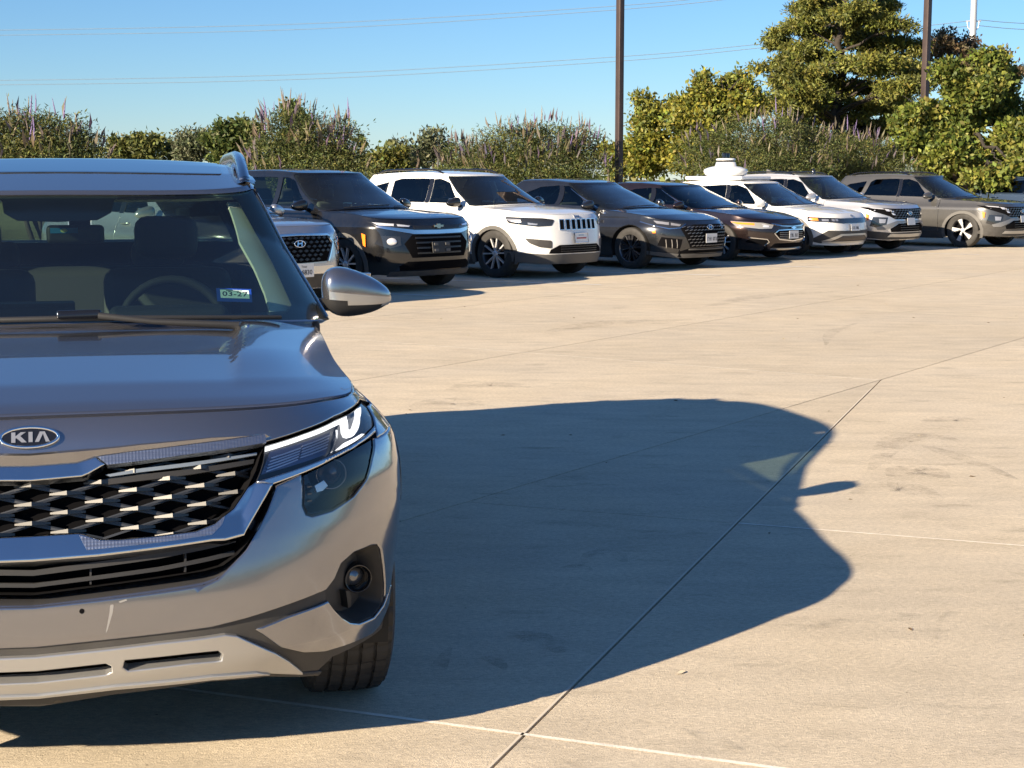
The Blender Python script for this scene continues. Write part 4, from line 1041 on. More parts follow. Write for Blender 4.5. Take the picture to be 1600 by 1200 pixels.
# black ceramic edge with the sensor block
clr = GP([(52, 498), (200, 494), (340, 488), (448, 482), (457, 473), (432, 418), (405, 368), (372, 310), (362, 304.5), (300, 304), (186, 304.5), (178, 310), (174, 328), (152, 340), (52, 343)]); clr[[0, -1], 0] = 0
frit = panel(Gm, inset(ws, .004), [sym(clr)], res=.03, off=-.008, rim=.002, center=(0, 2.8, 1.2)).build('windscreen_border', M_FRIT, wsp)
both(strip_on(Gm, np.array([(.940, .02), (.952, .3), (.959, .6), (.960, .84)]), .007, .004, .004, center=(0, 2.8, 1.2)), 'windscreen_trim', M_SATIN, sel)
for k in hol:
    both(panel(Gm, inset(hol[k], .003), res=.08, off=-.004, rim=.004, center=(0, 2.8, 1.2)), k, M_SG if k == 'front_window' else M_PG, sel)
both(panel(Gm, inset(rw, .003), res=.08, off=-.004, rim=.004, center=(0, 2.8, 1.2)), 'tailgate_window', M_PG, sel)
bp = t2a(SEL.side([(2.385, 1.055), (2.495, 1.055), (2.495, 1.445), (2.385, 1.44)]))
both(panel(Gm, bp, res=.1, off=.002, rim=.003, center=(0, 2.8, 1.2)), 'door_post', M_GLOSSBLACK, sel)
panel(Rf, rounded([(-.999, .002), (.999, .002), (.999, .998), (-.999, .998)], .01), res=.06, rim=.02, scale=(.66, 2.1), center=(0, 2.8, .5)).build('roof', P_SEL, sel)
panel(Rf, rounded([(-.62, .14), (.62, .14), (.62, .55), (-.62, .55)], .03), res=.06, off=.003, rim=.005, scale=(.66, 2.1), center=(0, 2.8, .5)).build('sunroof', pbr('sunroof_glass', (.01, .012, .016), .03, coat=1), sel)
panel(Hf, rounded([(-.9, .985), (.9, .985), (.9, 1.06), (-.9, 1.06)], .03), res=.05, off=-.03, rim=.02, scale=(.86, 1.1), center=(0, .6, .3)).build('cowl_panel', M_BLACK, sel)
# roof rails
for sx in (1, -1):
    e = Rf([[sx * .82, b] for b in np.linspace(.05, .95, 16)]); h = np.array([.004, .028, .042, .046] + [.046] * 8 + [.046, .042, .028, .004])
    pts = e + np.stack([0 * h, 0 * h, h], 1)
    m = MB(); V = []; n = len(pts)
    sec = [(-.022, -.016), (-.018, .012), (.0, .018), (.018, .012), (.022, -.016)]
    for i_, p in enumerate(pts): V += [(p[0] + sx * a, p[1], (p[2] + b) if (b > 0 or i_ < 3) else e[i_][2] - .004) for a, b in sec]
    F = [(i * 5 + k, (i + 1) * 5 + k, (i + 1) * 5 + (k + 1) % 5, i * 5 + (k + 1) % 5) for i in range(n - 1) for k in range(5)] + [(0, 1, 2, 3, 4), tuple(range(n * 5 - 5, n * 5))[::-1]]
    m.add(V, F); m.build('roof_rail', M_SATIN, sel)
    e2 = Rf([[sx * .82, b] for b in np.linspace(.012, .055, 5)])
    V = []; 
    for p in e2: V += [(p[0] - sx * .034, p[1], p[2] + .002), (p[0], p[1], p[2] + .012), (p[0] + sx * .034, p[1], p[2] + .002)]
    MB().add(V, [(i * 3 + k, i * 3 + k + 1, i * 3 + k + 4, i * 3 + k + 3) for i in range(4) for k in range(2)]).build('rail_foot', M_GLOSSBLACK, sel)
Pf = Rf([[.12, .93]])[0]
prism([(Pf[0], Pf[1] - .10, Pf[2]), (Pf[0], Pf[1] + .06, Pf[2]), (Pf[0], Pf[1] + .07, Pf[2] + .05), (Pf[0], Pf[1] + .03, Pf[2] + .06)], (1, 0, 0), .025).build('roof_antenna', P_SEL, sel)
for x_ in (-.45, -.1, .28, .62):
    p = Rf([[x_, .985]])[0]; box((p[0], p[1], p[2] + .008), (.09, .06, .022), .008).build('spoiler_fin', P_SEL, sel)

# door mirrors
def mirror_shape(v):
    v = v.copy(); x, y, z = v[:, 0], v[:, 1], v[:, 2]
    k = np.clip((x + .12) / .24, 0, 1)
    z *= (1.08 - .62 * k ** 1.6); y *= (1 - .35 * k); z += -.030 * k; y += .045 * k
    return np.stack([x, y, z], 1)
for sx in (1, -1):
    mb_ = sphere((0, 0, 0), (.122, .085, .088), 28, 18, fn=mirror_shape, power=.72)
    V = mb_.V[0]; keepT = []; keepB = []
    for f in mb_.F:
        c = V[list(f)].mean(0); (keepT if c[2] > -.030 - .012 * c[0] / .12 else keepB).append(f)
    T = np.eye(4); T[:3, 3] = (sx * .985, 1.64, 1.098); T[0, 0] = sx
    top = MB().merge(MB().add(V, keepT), T).build('door_mirror', P_SEL, sel)
    MB().merge(MB().add(V * .985, keepB), T).build('mirror_base', M_BLACK, top)
    ind = V * 1.012; bandf = [f for f in mb_.F if -.046 < V[list(f)].mean(0)[2] + .012 * V[list(f)].mean(0)[0] / .12 < -.018 and V[list(f)].mean(0)[1] < .03 and V[list(f)].mean(0)[0] > -.095]
    MB().merge(MB().add(ind, bandf), T).build('turn_signal_strip', M_SILVER, top)
    A = np.array([sx * .80, 1.70, 1.045]); B = np.array([sx * .93, 1.66, 1.045])
    tube([A, (A + B) / 2 + [0, 0, .0], B], [.045, .036, .038], 12, flat_y=.6).build('mirror_arm', M_BLACK, top)
    box((sx * .965, 1.700, 1.10), (.15, .01, .10), .003).build('mirror_glass', M_CHROME, top)

# wheels with grooved tyres
def tyre_mb(R, w, seg=72, grooves=True):
    m = MB(); h = w / 2
    pr = [(-h * .92, R * .66), (-h, R * .78), (-h * .985, R * .88), (-h * .90, R * .955)]
    xs = np.linspace(-h * .84, h * .84, 6)
    tread = []
    if grooves:
        for i in range(5):
            a, b = xs[i], xs[i + 1]; g_ = .004
            cr = lambda x: R * (1 - .018 * (abs(x) / h) ** 2.5)
            tread += [(a + g_, cr(a) - .008), (a + g_ + .001, cr(a)), (b - g_ - .001, cr(b)), (b - g_, cr(b) - .008)]
    else: tread = [(-h * .8, R * .985), (-h * .4, R), (h * .4, R), (h * .8, R * .985)]
    pr = pr + tread + [(h * .90, R * .955), (h * .985, R * .88), (h, R * .78), (h * .92, R * .66)]
    n = len(pr); N = seg * 2 if grooves else seg; V = []
    for i in range(N):
        t = 2 * math.pi * i / N
        for k, (a, r) in enumerate(pr):
            rr = r
            if grooves and 3 <= k <= n - 4 and i % 4 == 3: rr = r - .0055
            tw = t + (.012 * math.cos(a / h * 5) if grooves and 3 <= k <= n - 4 else 0)
            V.append((a, rr * math.cos(tw), rr * math.sin(tw)))
    F = [(i * n + k, i * n + k + 1, ((i + 1) % N) * n + k + 1, ((i + 1) % N) * n + k) for i in range(N) for k in range(n - 1)]
    m.add(V, F, None, 0, flat=grooves); return m
def rim_mb(R, w, style='five', seg=36):
    """wheel facing +x: barrel, face spokes, hub"""
    m = MB(); h = w / 2 * .92
    lathe([(-h, R * .66), (-h * .9, R * .60), (h * .1, R * .56), (h * .75, R * .61), (h, R * .665), (h * 1.0, R * .685)], seg, mb=m, mi=1)
    lathe([(-h * .1, 0), (-h * .1, R * .56)], seg, mb=m, mi=2)
    def spoke(a0, w0, a1, w1, d0=.78, d1=.92, r0=.10, r1=.655, mi=0):
        P = []
        for (a, ww, r, d) in ((a0, w0, r0, d0), (a1, w1, r1, d1)):
            for sg in (-1, 1): P.append((h * d, R * r * math.cos(a + sg * ww), R * r * math.sin(a + sg * ww)))
        P = np.array(P)[[0, 1, 3, 2]]; Q = P.copy(); Q[:, 0] -= .035
        m.add(np.concatenate([P, Q]), [(0, 1, 2, 3), (0, 4, 5, 1), (2, 6, 7, 3), (1, 5, 6, 2), (0, 3, 7, 4)], None, mi, True)
    if style == 'ten':
        for k in range(5):
            for e in (-.22, .22): spoke(2 * math.pi * k / 5 + e * .5, .25, 2 * math.pi * k / 5 + e * 1.25, .05)
    elif style == 'five':
        for k in range(5):
            a = 2 * math.pi * k / 5; spoke(a, .45, a, .12); spoke(a + .33, .12, a + .55, .06, mi=1)
    elif style == 'blade':
        for k in range(5):
            a = 2 * math.pi * k / 5; spoke(a, .42, a + .22, .20); spoke(a + .1, .3, a + .50, .05, mi=1)
    elif style == 'turbine':
        for k in range(5):
            a = 2 * math.pi * k / 5; spoke(a - .05, .30, a - .25, .10); spoke(a + .12, .25, a + .12, .13, r1=.60); spoke(a + .3, .2, a + .42, .05, mi=1)
    lathe([(h * .70, R * .14), (h * .86, R * .12), (h * .90, R * .07), (h * .90, 0)], 20, mb=m)
    return m
def add_wheels(parent, R, w, yf, yr, xo, style, mats, grooves=False, steer=0.0, seg=48):
    tm = tyre_mb(R, w, seg, grooves); rm = rim_mb(R, w, style)
    tme = rme = None
    for y in (yf, yr):
        for sx in (1, -1):
            if rme is None:
                r_ = rm.build('wheel', mats, parent); t_ = tm.build('tyre', M_TYRE, r_); rme, tme = r_.data, t_.data
            else:
                r_ = bpy.data.objects.new('wheel', rme); COL.objects.link(r_); r_.parent = parent
                t_ = bpy.data.objects.new('tyre', tme); COL.objects.link(t_); t_.parent = r_
            r_.location = (sx * (xo - w / 2), y, R * .985)
            r_.rotation_euler = (.4 * y, 0, (0 if sx > 0 else math.pi) + (steer if y == yf else 0))
add_wheels(sel, WR, .240, WY, WYR, .916, 'five', [M_ALLOY, M_ALLOYD, M_VOID], True, 0.0, 72)

# cabin
def seat(mb, x, y, z, tall=.60, w=.50, lean=.16):
    box((x, y - .24, z), (w, .52, .14), .05, 3, mb)
    T = np.array([[1, 0, 0], [0, math.cos(lean), math.sin(lean)], [0, -math.sin(lean), math.cos(lean)]])
    box((x, y + .06 + lean * tall / 2, z + tall / 2), (w, .13, tall), .055, 3, mb, T=T)
    return mb
dash = MB(); 
prof = [(1.30, 1.0), (1.45, 1.015), (1.70, 1.005), (1.85, .985), (1.90, .95), (1.88, .80), (1.80, .55), (1.30, .55)]
prism([(-.74, y, z) for y, z in prof], (1, 0, 0), 1.48, dash); dash.build('dashboard', M_INT, sel)
box((.36, 1.80, 1.01), (.40, .16, .06), .03, 3).build('instrument_hood', M_INT, sel)
box((-.12, 1.86, 1.0), (.34, .02, .12), .008).build('dash_screen', M_GLOSSBLACK, sel)
sw_ = [(.38 + .185 * math.cos(t), 2.06 + .05 * math.sin(t), .93 + .18 * math.sin(t)) for t in np.linspace(0, 2 * math.pi, 32, endpoint=False)]
tube(sw_, .016, 8, closed=True).build('steering_wheel', M_INT, sel)
for sx in (1, -1):
    st = seat(MB(), sx * .38, 2.62, .52, .60).build('front_seat', M_INT, sel)
    box((sx * .38, 2.83, 1.235), (.25, .11, .17), .05, 3).build('headrest', M_INT, st)
rs = seat(MB(), 0, 3.48, .52, .56, 1.2).build('rear_seat', M_INTG, sel)
for x_ in (-.36, .36): box((x_, 3.64, 1.13), (.24, .08, .12), .04, 3).build('headrest', M_INT, rs)
box((0, 2.9, .36), (1.5, 3.2, .05)).build('cabin_floor', M_VOID, sel)
for sx in (1, -1):
    box((sx * .80, 2.85, .70), (.06, 2.9, .64), .02).build('door_lining', M_INT, sel)
# inner pillar trim and headliner
def Gin(d):
    def f(ab): 
        P, N, _ = fd_normals(Gm, np.atleast_2d(ab), (.006, .006), None, (0, 2.8, 1.2)); return P - d * N
    return f
pil = GP([(432, 484), (420, 440), (403, 400), (380, 360), (371, 327), (361, 300), (392, 300), (440, 395), (482, 484)])
both(panel(Gin(.045), pil, res=.06, rim=.01, center=(0, 2.8, 1.2)), 'pillar_trim', M_HEAD, sel)
panel(lambda ab: Rf(ab) - np.array([0, 0, .045]), [(-.93, .03), (.93, .03), (.93, .97), (-.93, .97)], res=.12, rim=.01, scale=(.66, 2.1), center=(0, 2.8, .5)).build('headliner', M_HEAD, sel)
# mirror, sensor block, sun strap, stickers, wiper
im = box((.050, 2.16, 1.274), (.20, .035, .066), .016, 3).build('inner_mirror', M_BLACK, sel)
T = frame((.012, 2.140, 1.288), (1, 0, 0), (0, 0, 1))
box((0, 0, .001), (.095, .020, .002), 0, 2, MB()).V
m = MB().merge(box((0, 0, .001), (.095, .019, .002)), T); m.build('mirror_sticker', pbr('sticker_blue', (.02, .18, .42), .4), im)
m = MB().merge(prism(ellipse(.012, .007, 20), (0, 0, 1), .0028), T); m.build('sticker_emblem', pbr('sticker_yellow', (.62, .70, .30), .4), im)
for sx in (1,):
    cs = GP([(367, 456)])[0]
    T = surf_frame(Gm, cs, center=(0, 2.8, 1.2)); n_s = T[:3, 2] * .40 + np.array([0, -.82, .57]) * .60; n_s /= np.linalg.norm(n_s)
    T = frame(T[:3, 3] - T[:3, 2] * .012, np.cross(np.cross(n_s, [1, .02, -.02]), n_s), np.cross(n_s, [1, .02, -.02]))
    w_, h_ = .112, .060
    stk = MB().merge(box((0, 0, 0), (w_, h_, .0012)), T).build('windscreen_sticker', pbr('sticker_dark_blue', (.012, .05, .30), .4), sel)
    MB().merge(box((.002, .004, .0008), (w_ * .82, h_ * .62, .0012)), T).build('sticker_field', pbr('sticker_pale', (.60, .78, .74), .4), stk)
    tx = text_mb('03-27', .030, .0004, bold=.0); T2 = T.copy(); T2[:3, 3] += T[:3, 0] * .002 + T[:3, 2] * .002 + T[:3, 1] * .003
    MB().merge(tx, T2 @ np.diag([1.18, 1, 1, 1])).build('sticker_text', pbr('sticker_ink', (.01, .012, .03), .5), stk)
    ln = box((0, .0185, .0016), (w_ * .45, .003, .0008)); MB().merge(ln, T).build('sticker_line', MATS['sticker_ink'], stk)
wp = [tuple(Gm([(a, b)])[0] + np.array([0, -.012, .012])) for a, b in ((-.55, .03), (-.2, .02), (.02, .018), (.3, .012), (.55, .008))]
wiper = tube(wp, [.006, .008, .009, .007, .006], 8).build('wiper_blade', M_BLACK, sel)
c = np.array(wp[2]); T = frame(c + [.035, -.01, .012], (1, .05, 0), (0, .3, 1))
MB().merge(box((0, 0, 0), (.13, .026, .022), .008, 2), T).build('wiper_joint', M_GLOSSBLACK, wiper)
tube([c + [.09, -.015, .008], c + [.25, -.03, -.012], c + [.5, -.03, -.03]], [.010, .009, .012], 8).build('wiper_arm', M_BLACK, wiper)
# ----------------------------------------------------------------- the row of parked cars
def row_surf(L, W, zf, zc, yc, belt, yh, zr, yrb, yrt, zrr, nose=(.66, 3.0, 2.1), tail=(.55, 3.2, 2.2), f0=None, wz=None, xw=None, hoodp=None, df=(.40, .26), hp=2.8, bump=None, zre=None):
    """proportions -> surfaces: zf nose, zc cowl, belt rear belt line, yh header, zr roof, yrb/yrt foot and head of the rear window"""
    hw = W / 2
    wz = wz or [(.15, .93), (.3, .965), (.5, .995), (.62, 1.0), (zf - .10, .985), (zf, .93), (zc, .885), (belt + .05, .86)]
    f0 = f0 or [(.15, .10), (.25, .05), (.4, .0), (.55, .0), (.7, .02), (zf - .08, .05), (zf, .11), (zf + .1, .2)]
    r0 = [(.15, .18), (.45, 0), (.8, .02), (belt, .10)]
    zsh = [(0, zf), (.3, zf + .012), (yc * .6, (zf + zc) / 2 + .005), (yc + .35, zc - .015), (2.6, (zc + belt) / 2), (L - .5, belt), (L, belt - .02)]
    hoodp = hoodp or [(0, zf), (.08, zf + .025), (.3, zf + (zc - zf) * .55), (.7, zc - .012), (1, zc + .01)]
    ws = float(np.interp(zc, [a for a, b in wz], [b for a, b in wz]))
    x0 = hw * ws * .985; x1 = xw or x0 * .76
    zre = zre or zr - .06
    gh = dict(yf=(yc, yh), yr=(yrb, yrt), df=df, dr=(.22, .2), xw=(x0, x1), inw=[(0, 0), (.5, .42), (.8, .74), (.93, .89), (1, 1)], rake=[(0, 0), (.5, .52), (1, 1)],
              zb=[(yc - .1, zc + .005), (yc + .4, zc - .02), (2.6, (zc + belt) / 2 - .02), (L - .5, belt - .02), (L, belt - .03)], zr=[(yh - .1, zr - .075), (yh + .25, zr - .03), (yh + .7, zr - .012), (yh + 1.2, zr - .015), ((yh + 1.2 + yrt) / 2 + .1, (zr + zre) / 2 - .005), (yrt, zre), (L, zre - .08)],
              ccw=.02, crn=.022, roofc=.012, n=2.6)
    return CarSurf(L=L, W=hw, front=nose, rear=tail, wz=wz, f0=f0, r0=r0, zsh=zsh, cowl=(yc, zc + .01, yc + .36), hoodp=hoodp, gh=gh, sc='y%.3f' % (nose[0] * .62), hp=hp, hood_bump=bump)

def settle(c, sz, s=1.0):
    """body lowered on its wheels"""
    for o in c.t.children:
        if not o.name.startswith('wheel'): o.scale = (1, 1, sz)
    c.t.scale = (s, s, s)
class RowCar:
    def __init__(c, name, S, label, pos, pm, wheel, glass_side, glass_rear, clad=None, sill=.28, psi=ROW_PSI, group=None, frame_mat=None, arch_w=.05):
        c.S = S; c.pm = pm; c.t = empty(name, (pos[0], pos[1], 0), psi); tag(c.t, label, 'car', group); c.clad = clad; c.sill = sill
        c.R, c.wy, c.wyr = wheel[:3]; c.cen = (0, S.L * .42, .65); c.wheel = wheel
        c.fz = 1.0; c.gs, c.gr = glass_side, glass_rear; c.arch_w = arch_w; c.fm = frame_mat or M_GLOSSBLACK
    def FX(c, pts):
        p = np.asarray(pts, float) * [1, c.fz]; xn = np.abs(p[:, 0]) / interp(p[:, 1], c.S.wz)
        return np.stack([np.sign(p[:, 0]) * c.S.s_of_x(np.minimum(xn, c.S.W * .9995)), p[:, 1]], 1)
    def SY(c, pts):                       # (y, z) on the flank
        p = np.asarray(pts, float); return np.stack([c.S.s_of_y(p[:, 0]), p[:, 1]], 1)
    def front(c, pts, name, mat, off=.004, rim=.012, res=.05, mirror=True, parent=None, rnd=0, bevel=0., side=False):
        q = (c.SY if side else c.FX)(pts)
        if rnd: q = rounded(q, rnd, 3)
        m = panel(c.S.K, q, res=res, off=off, rim=rim, center=c.cen, bevel=bevel)
        if mirror: return both(m, name, mat, parent or c.t)
        return m.build(name, mat, parent or c.t)
    def fsym(c, right, name, mat, off=.004, rim=.012, res=.06, parent=None, rnd=0, bevel=0.):
        q = c.FX(right); q = sym(q)
        if rnd: q = rounded(q, rnd, 3)
        return panel(c.S.K, q, res=res, off=off, rim=rim, center=c.cen, bevel=bevel).build(name, mat, parent or c.t)
    def bar(c, pts, w, name, mat, off=.01, h=.02, parent=None, mirror=True, side=False):
        q = (c.SY if side else c.FX)(pts)
        m = strip_on(c.S.K, densify(q, .06, False), w, off, h, center=c.cen)
        if mirror: return both(m, name, mat, parent or c.t)
        return m.build(name, mat, parent or c.t)
    def fsymbar(c, right, w, name, mat, off=.01, h=.02, parent=None):
        q = c.FX(right); q = np.concatenate([q[::-1] * [-1, 1], q[1:] if abs(q[0, 0]) < 1e-6 else q])
        return strip_on(c.S.K, densify(q, .06, False), w, off, h, center=c.cen).build(name, mat, parent or c.t)
    def place(c, mb, x, z, off, name, mat, parent=None, rot=0.):
        q = c.FX([(x, z)])[0]; T = surf_frame(c.S.K, q, center=c.cen, rot=rot); T[:3, 3] += T[:3, 2] * off
        return MB().merge(mb, T).build(name, mat, parent or c.t)
    def shell(c, doors, wins, vis=True, seats=True, black_roof=False, hoodgap=True, rear_win=True):
        S, t, pm, cen = c.S, c.t, c.pm, c.cen; K, H = S.K, S.H
        yA, yB, yC = doors; R = c.R; AR_ = R + .055; z0 = R * .985; zb = c.sill
        shz = lambda s: float(interp(S.plan(abs(s))[1], S.zsh)) - .004
        sA_, sB_, sC_, sE_ = [float(S.s_of_y(v)) for v in (yA, yB, yC)] + [S.smax]
        def arch(y0, r, zlow):
            th = math.asin(np.clip((zlow - z0) / r, -1, 1))
            return [(float(S.s_of_y(y0 + r * math.cos(a))), z0 + r * math.sin(a)) for a in np.linspace(math.pi - th, th, 18)]
        g = .003
        zlow = .20
        fz = c.wheel[6] if len(c.wheel) > 6 else .22
        # front end: nose and wings in one skin per side, joined at the middle
        fa = arch(c.wy, AR_, zb)
        right = [(0, shz(0)), ] + [(s, shz(s)) for s in np.linspace(.15, sA_ - g, 18)] + [(sA_ - g, zb)] + fa[::-1] + [(fa[0][0] - .02, fz + .03), (float(S.s_of_x(S.W * .6)), fz), (0, fz)]
        panel(K, sym(right), res=.05, rim=.02, center=cen, bevel=.004).build('front_body', pm, t)
        ra = arch(c.wyr, AR_, zb)
        top = lambda a, b, n: [(s, shz(s)) for s in np.linspace(b, a, n)]
        fd = both(panel(K, [(sA_ + g, zb), (sB_ - g, zb)] + top(sA_ + g, sB_ - g, 6), res=.06, rim=.02, center=cen, bevel=.004), 'front_door', pm, t)
        pre = [p for p in ra if p[0] < sC_ - g]
        rd = both(panel(K, [(sB_ + g, zb)] + ([(pre[0][0] - .001, zb)] if pre else [(sC_ - g, zb)]) + pre + top(sB_ + g, sC_ - g, 6), res=.06, rim=.02, center=cen, bevel=.004), 'rear_door', pm, t)
        post = [p for p in ra if p[0] > sC_ + g] if pre else ra
        both(panel(K, [(sC_ + g, shz(sC_))] + ([(sC_ + g, zb)] if not pre else []) + post + [(sE_, zb + .02)] + top(sC_ + g, sE_, 12)[:-1], res=.08, rim=.02, center=cen), 'rear_body', pm, t)
        for pr, yd in ((fd, yB - .16), (rd, yC - .16)):
            for o, sx in zip(pr, (1, -1)):
                P0 = K([[sx * float(S.s_of_y(yd)), shz(S.s_of_y(yd)) - .09]])[0]
                tube([P0 + np.array([0, -.09, 0]), P0 + np.array([sx * .03, -.06, .002]), P0 + np.array([sx * .034, .05, .002]), P0 + np.array([0, .09, 0])], [.009, .012, .012, .009], 8).build('door_handle', pm, o)
        # bonnet
        panel(H, rounded([(-.992, .015), (.992, .015), (.992, .99), (-.992, .99)], .03), res=.05, rim=.02, scale=(S.W, S.cowl[0]), center=(0, .6, .3), bevel=.005).build('bonnet', pm, t)
        panel(H, [(-.9, .975), (.9, .975), (.9, 1.09), (-.9, 1.09)], res=.08, off=-.03, rim=.02, scale=(S.W, S.cowl[0]), center=(0, .6, .3)).build('cowl_panel', M_BLACK, t)
        # greenhouse
        gh = S.gh
        la = .98; ls = (gh['yr'][0] + gh['yr'][1] - gh['yf'][0] - gh['yf'][1]) / 2 - .5; lr = .9
        LE = np.array([0, la, la + ls, la + ls + lr]); hs = .8
        def Gm(ab):
            ab = np.atleast_2d(ab); a = ab[:, 0]; return S.G(np.stack([np.sign(a) * np.interp(np.abs(a), LE, TT), ab[:, 1] / hs], 1))
        c.Gm = Gm; gc = (0, S.L * .55, 1.1)
        ta = lambda q: np.stack([np.interp(q[:, 0], TT, LE), q[:, 1] * hs], 1)
        wsx = la * .935
        ws = sym([(0, .02), (wsx * .85, .02), (wsx, .045), (wsx + .012, hs * .5), (wsx + .005, hs * .90), (wsx - .06, hs * .955), (0, hs * .96)])
        hol = [rounded(ta(S.side(w)), .03) for w in wins]
        holes = [ws] + hol + [m_(h) for h in hol]
        rw = [(LE[3] - .70, hs * .15), (LE[3], hs * .15), (LE[3], hs * .88), (LE[3] - .62, hs * .88)]
        rwl = np.array([(LE[3] - .70, hs * .15), (LE[3] - .03, hs * .15), (LE[3] - .03, hs * .88), (LE[3] - .62, hs * .88)])
        if rear_win: holes += [rwl, m_(rwl)]
        whole = [(-LE[3], 0), (LE[3], 0), (LE[3], hs), (-LE[3], hs)]
        panel(Gm, whole, holes, res=.06, rim=.02, center=gc, eps=.006).build('pillar_frame', pm, t)
        wsp = panel(Gm, inset(ws, .004), res=.05, off=-.004, rim=.004, center=gc).build('windscreen', c.gs[0], t)
        clr = sym([(0, .075), (wsx * .8, .075), (wsx * .93, .10), (wsx * .945, hs * .5), (wsx * .94, hs * .87), (wsx * .9, hs * .9), (.16, hs * .9), (.12, hs * .82), (0, hs * .80)])
        panel(Gm, inset(ws, .005), [clr], res=.06, off=-.007, rim=.002, center=gc).build('windscreen_border', M_FRIT, wsp)
        nm = ['front_window', 'rear_window', 'quarter_window']
        for k, h in enumerate(hol):
            both(panel(Gm, inset(h, .003), res=.1, off=-.004, rim=.004, center=gc), nm[k], c.gs[1] if k == 0 else c.gr, t)
        if rear_win: both(panel(Gm, inset(rwl, .003), res=.1, off=-.004, rim=.004, center=gc), 'tailgate_window', c.gr, t)
        # post between the doors
        a_, b_ = wins[0], wins[1]
        y1 = max(p[0] for p in a_); y2 = min(p[0] for p in b_); zt = max(p[1] for p in a_); zl = min(p[1] for p in a_)
        both(panel(Gm, ta(S.side([(y1 + .004, zl), (y2 - .004, zl), (y2 - .004, zt), (y1 + .004, zt)])), res=.1, off=.003, rim=.004, center=gc), 'door_post', c.fm, t)
        panel(S.R, [(-.999, .002), (.999, .002), (.999, .998), (-.999, .998)], res=.08, rim=.02, scale=(gh['xw'][1], gh['yr'][1] - gh['yf'][1]), center=(0, S.L * .5, .5)).build('roof', M_GLOSSBLACK if black_roof else pm, t)
        # belt moulding
        # under and inside
        underbody(S, fz + .01, w=.9, parent=t)
        box((0, .70, (fz + .62) / 2 + .05), (S.W * 1.35, .9, .50), .05).build('engine_bay', M_VOID, t)
        for sx in (-1, 1):
            for y0 in (c.wy, c.wyr):
                m = lathe([(-.16, AR_ - .01), (.10, AR_ - .005)], 20, ang=(-math.pi / 2 - .3, math.pi / 2 + .3)); mm = MB()
                for v, n in zip(m.V, m.N): mm.add(np.stack([v[:, 0] + sx * (S.W - .19), v[:, 2] + y0, v[:, 1] + z0], 1), m.F, None)
                mm.build('arch_liner', M_LINER, t)
        yd = S.cowl[0] + .12; zd = S.cowl[1] - .02
        prism([(-S.W * .74, yd, zd), (-S.W * .74, yd + .55, zd - .02), (-S.W * .74, yd + .58, zd - .2), (-S.W * .74, yd + .3, zd - .5), (-S.W * .74, yd, zd - .5)], (1, 0, 0), S.W * 1.48).build('dashboard', M_INT, t)
        ysw = yd + .72
        tube([(.37 + .18 * math.cos(a), ysw + .05 * math.sin(a), zd - .06 + .17 * math.sin(a)) for a in np.linspace(0, 2 * math.pi, 20, endpoint=False)], .016, 6, closed=True).build('steering_wheel', M_INT, t)
        for sx in (1, -1):
            st = seat(MB(), sx * .37, ysw + .55, zd - .48, .58).build('front_seat', M_INTR, t)
            box((sx * .37, ysw + .75, zd + .21), (.25, .11, .17), .05, 2).build('headrest', M_INTR, st)
        seat(MB(), 0, ysw + 1.40, zd - .48, .52, 1.2).build('rear_seat', M_INTR, t)
        for sx in (1, -1): box((sx * S.W * .84, yd + 1.5, zd - .32), (.06, 3.0, .60), .02).build('door_lining', M_INT, t)
        panel(lambda ab: S.R(ab) - np.array([0, 0, .04]), [(-.93, .03), (.93, .03), (.93, .97), (-.93, .97)], res=.2, rim=.01, scale=(gh['xw'][1], gh['yr'][1] - gh['yf'][1]), center=(0, S.L * .5, .5)).build('headliner', M_HEAD, t)
        box((.0, gh['yf'][1] + .12, gh['zr'][0][1] - .10), (.24, .03, .07), .012, 2).build('inner_mirror', M_BLACK, t)
        for q in ((-.45, .02), (.15, .02)):
            pts = [Gm([(q[0] + d, q[1] + e)])[0] + np.array([0, -.012, .012]) for d, e in ((0, 0), (.28, .012), (.55, .03))]
            tube(pts, .008, 6).build('wiper_blade', M_BLACK, wsp)
        # mirrors
        for sx in (1, -1):
            zm = zd + .06; ym = yd + .42
            mb_ = sphere((0, 0, 0), (.115, .075, .082), 20, 12, fn=mirror_shape, power=.75)
            T = np.eye(4); T[:3, 3] = (sx * (S.W + .055), ym, zm + .02); T[0, 0] = sx
            mp = MB().merge(mb_, T).build('door_mirror', c.wheel[7] if len(c.wheel) > 7 else pm, t)
            tube([(sx * (S.W - .12), ym + .05, zm - .05), (sx * (S.W + .0), ym + .01, zm - .04)], [.04, .03], 8, flat_y=.6).build('mirror_arm', M_BLACK, mp)
            box((sx * (S.W + .045), ym + .055, zm + .02), (.15, .01, .10), .003).build('mirror_glass', M_CHROME, mp)
        # arches, sills
        if c.clad:
            for y0 in (c.wy, c.wyr):
                o_ = arch(y0, AR_ + c.arch_w, zb - .05); i_ = arch(y0, AR_ - .015, zb - .05)
                both(panel(K, o_ + i_[::-1], res=.05, off=.010, rim=.02, center=cen, bevel=.004), 'arch_cladding', c.clad, t)
            s1, s2 = float(S.s_of_y(c.wy + AR_ + .02)), float(S.s_of_y(c.wyr - AR_ - .02))
            both(panel(K, [(s1, .2), (s2, .2), (s2, zb + .08), (s1, zb + .08)], res=.1, off=.008, rim=.03, center=cen), 'sill_cladding', M_CLAD, t)
        else:
            s1, s2 = float(S.s_of_y(c.wy + AR_ + .02)), float(S.s_of_y(c.wyr - AR_ - .02))
            both(panel(K, [(s1, .17), (s2, .17), (s2, zb + .02), (s1, zb + .02)], res=.1, off=-.004, rim=.03, center=cen), 'sill', M_BLACK, t)
        add_wheels(t, R, c.wheel[3], c.wy, c.wyr, S.W - .015, c.wheel[4], c.wheel[5], False, 0., 40)
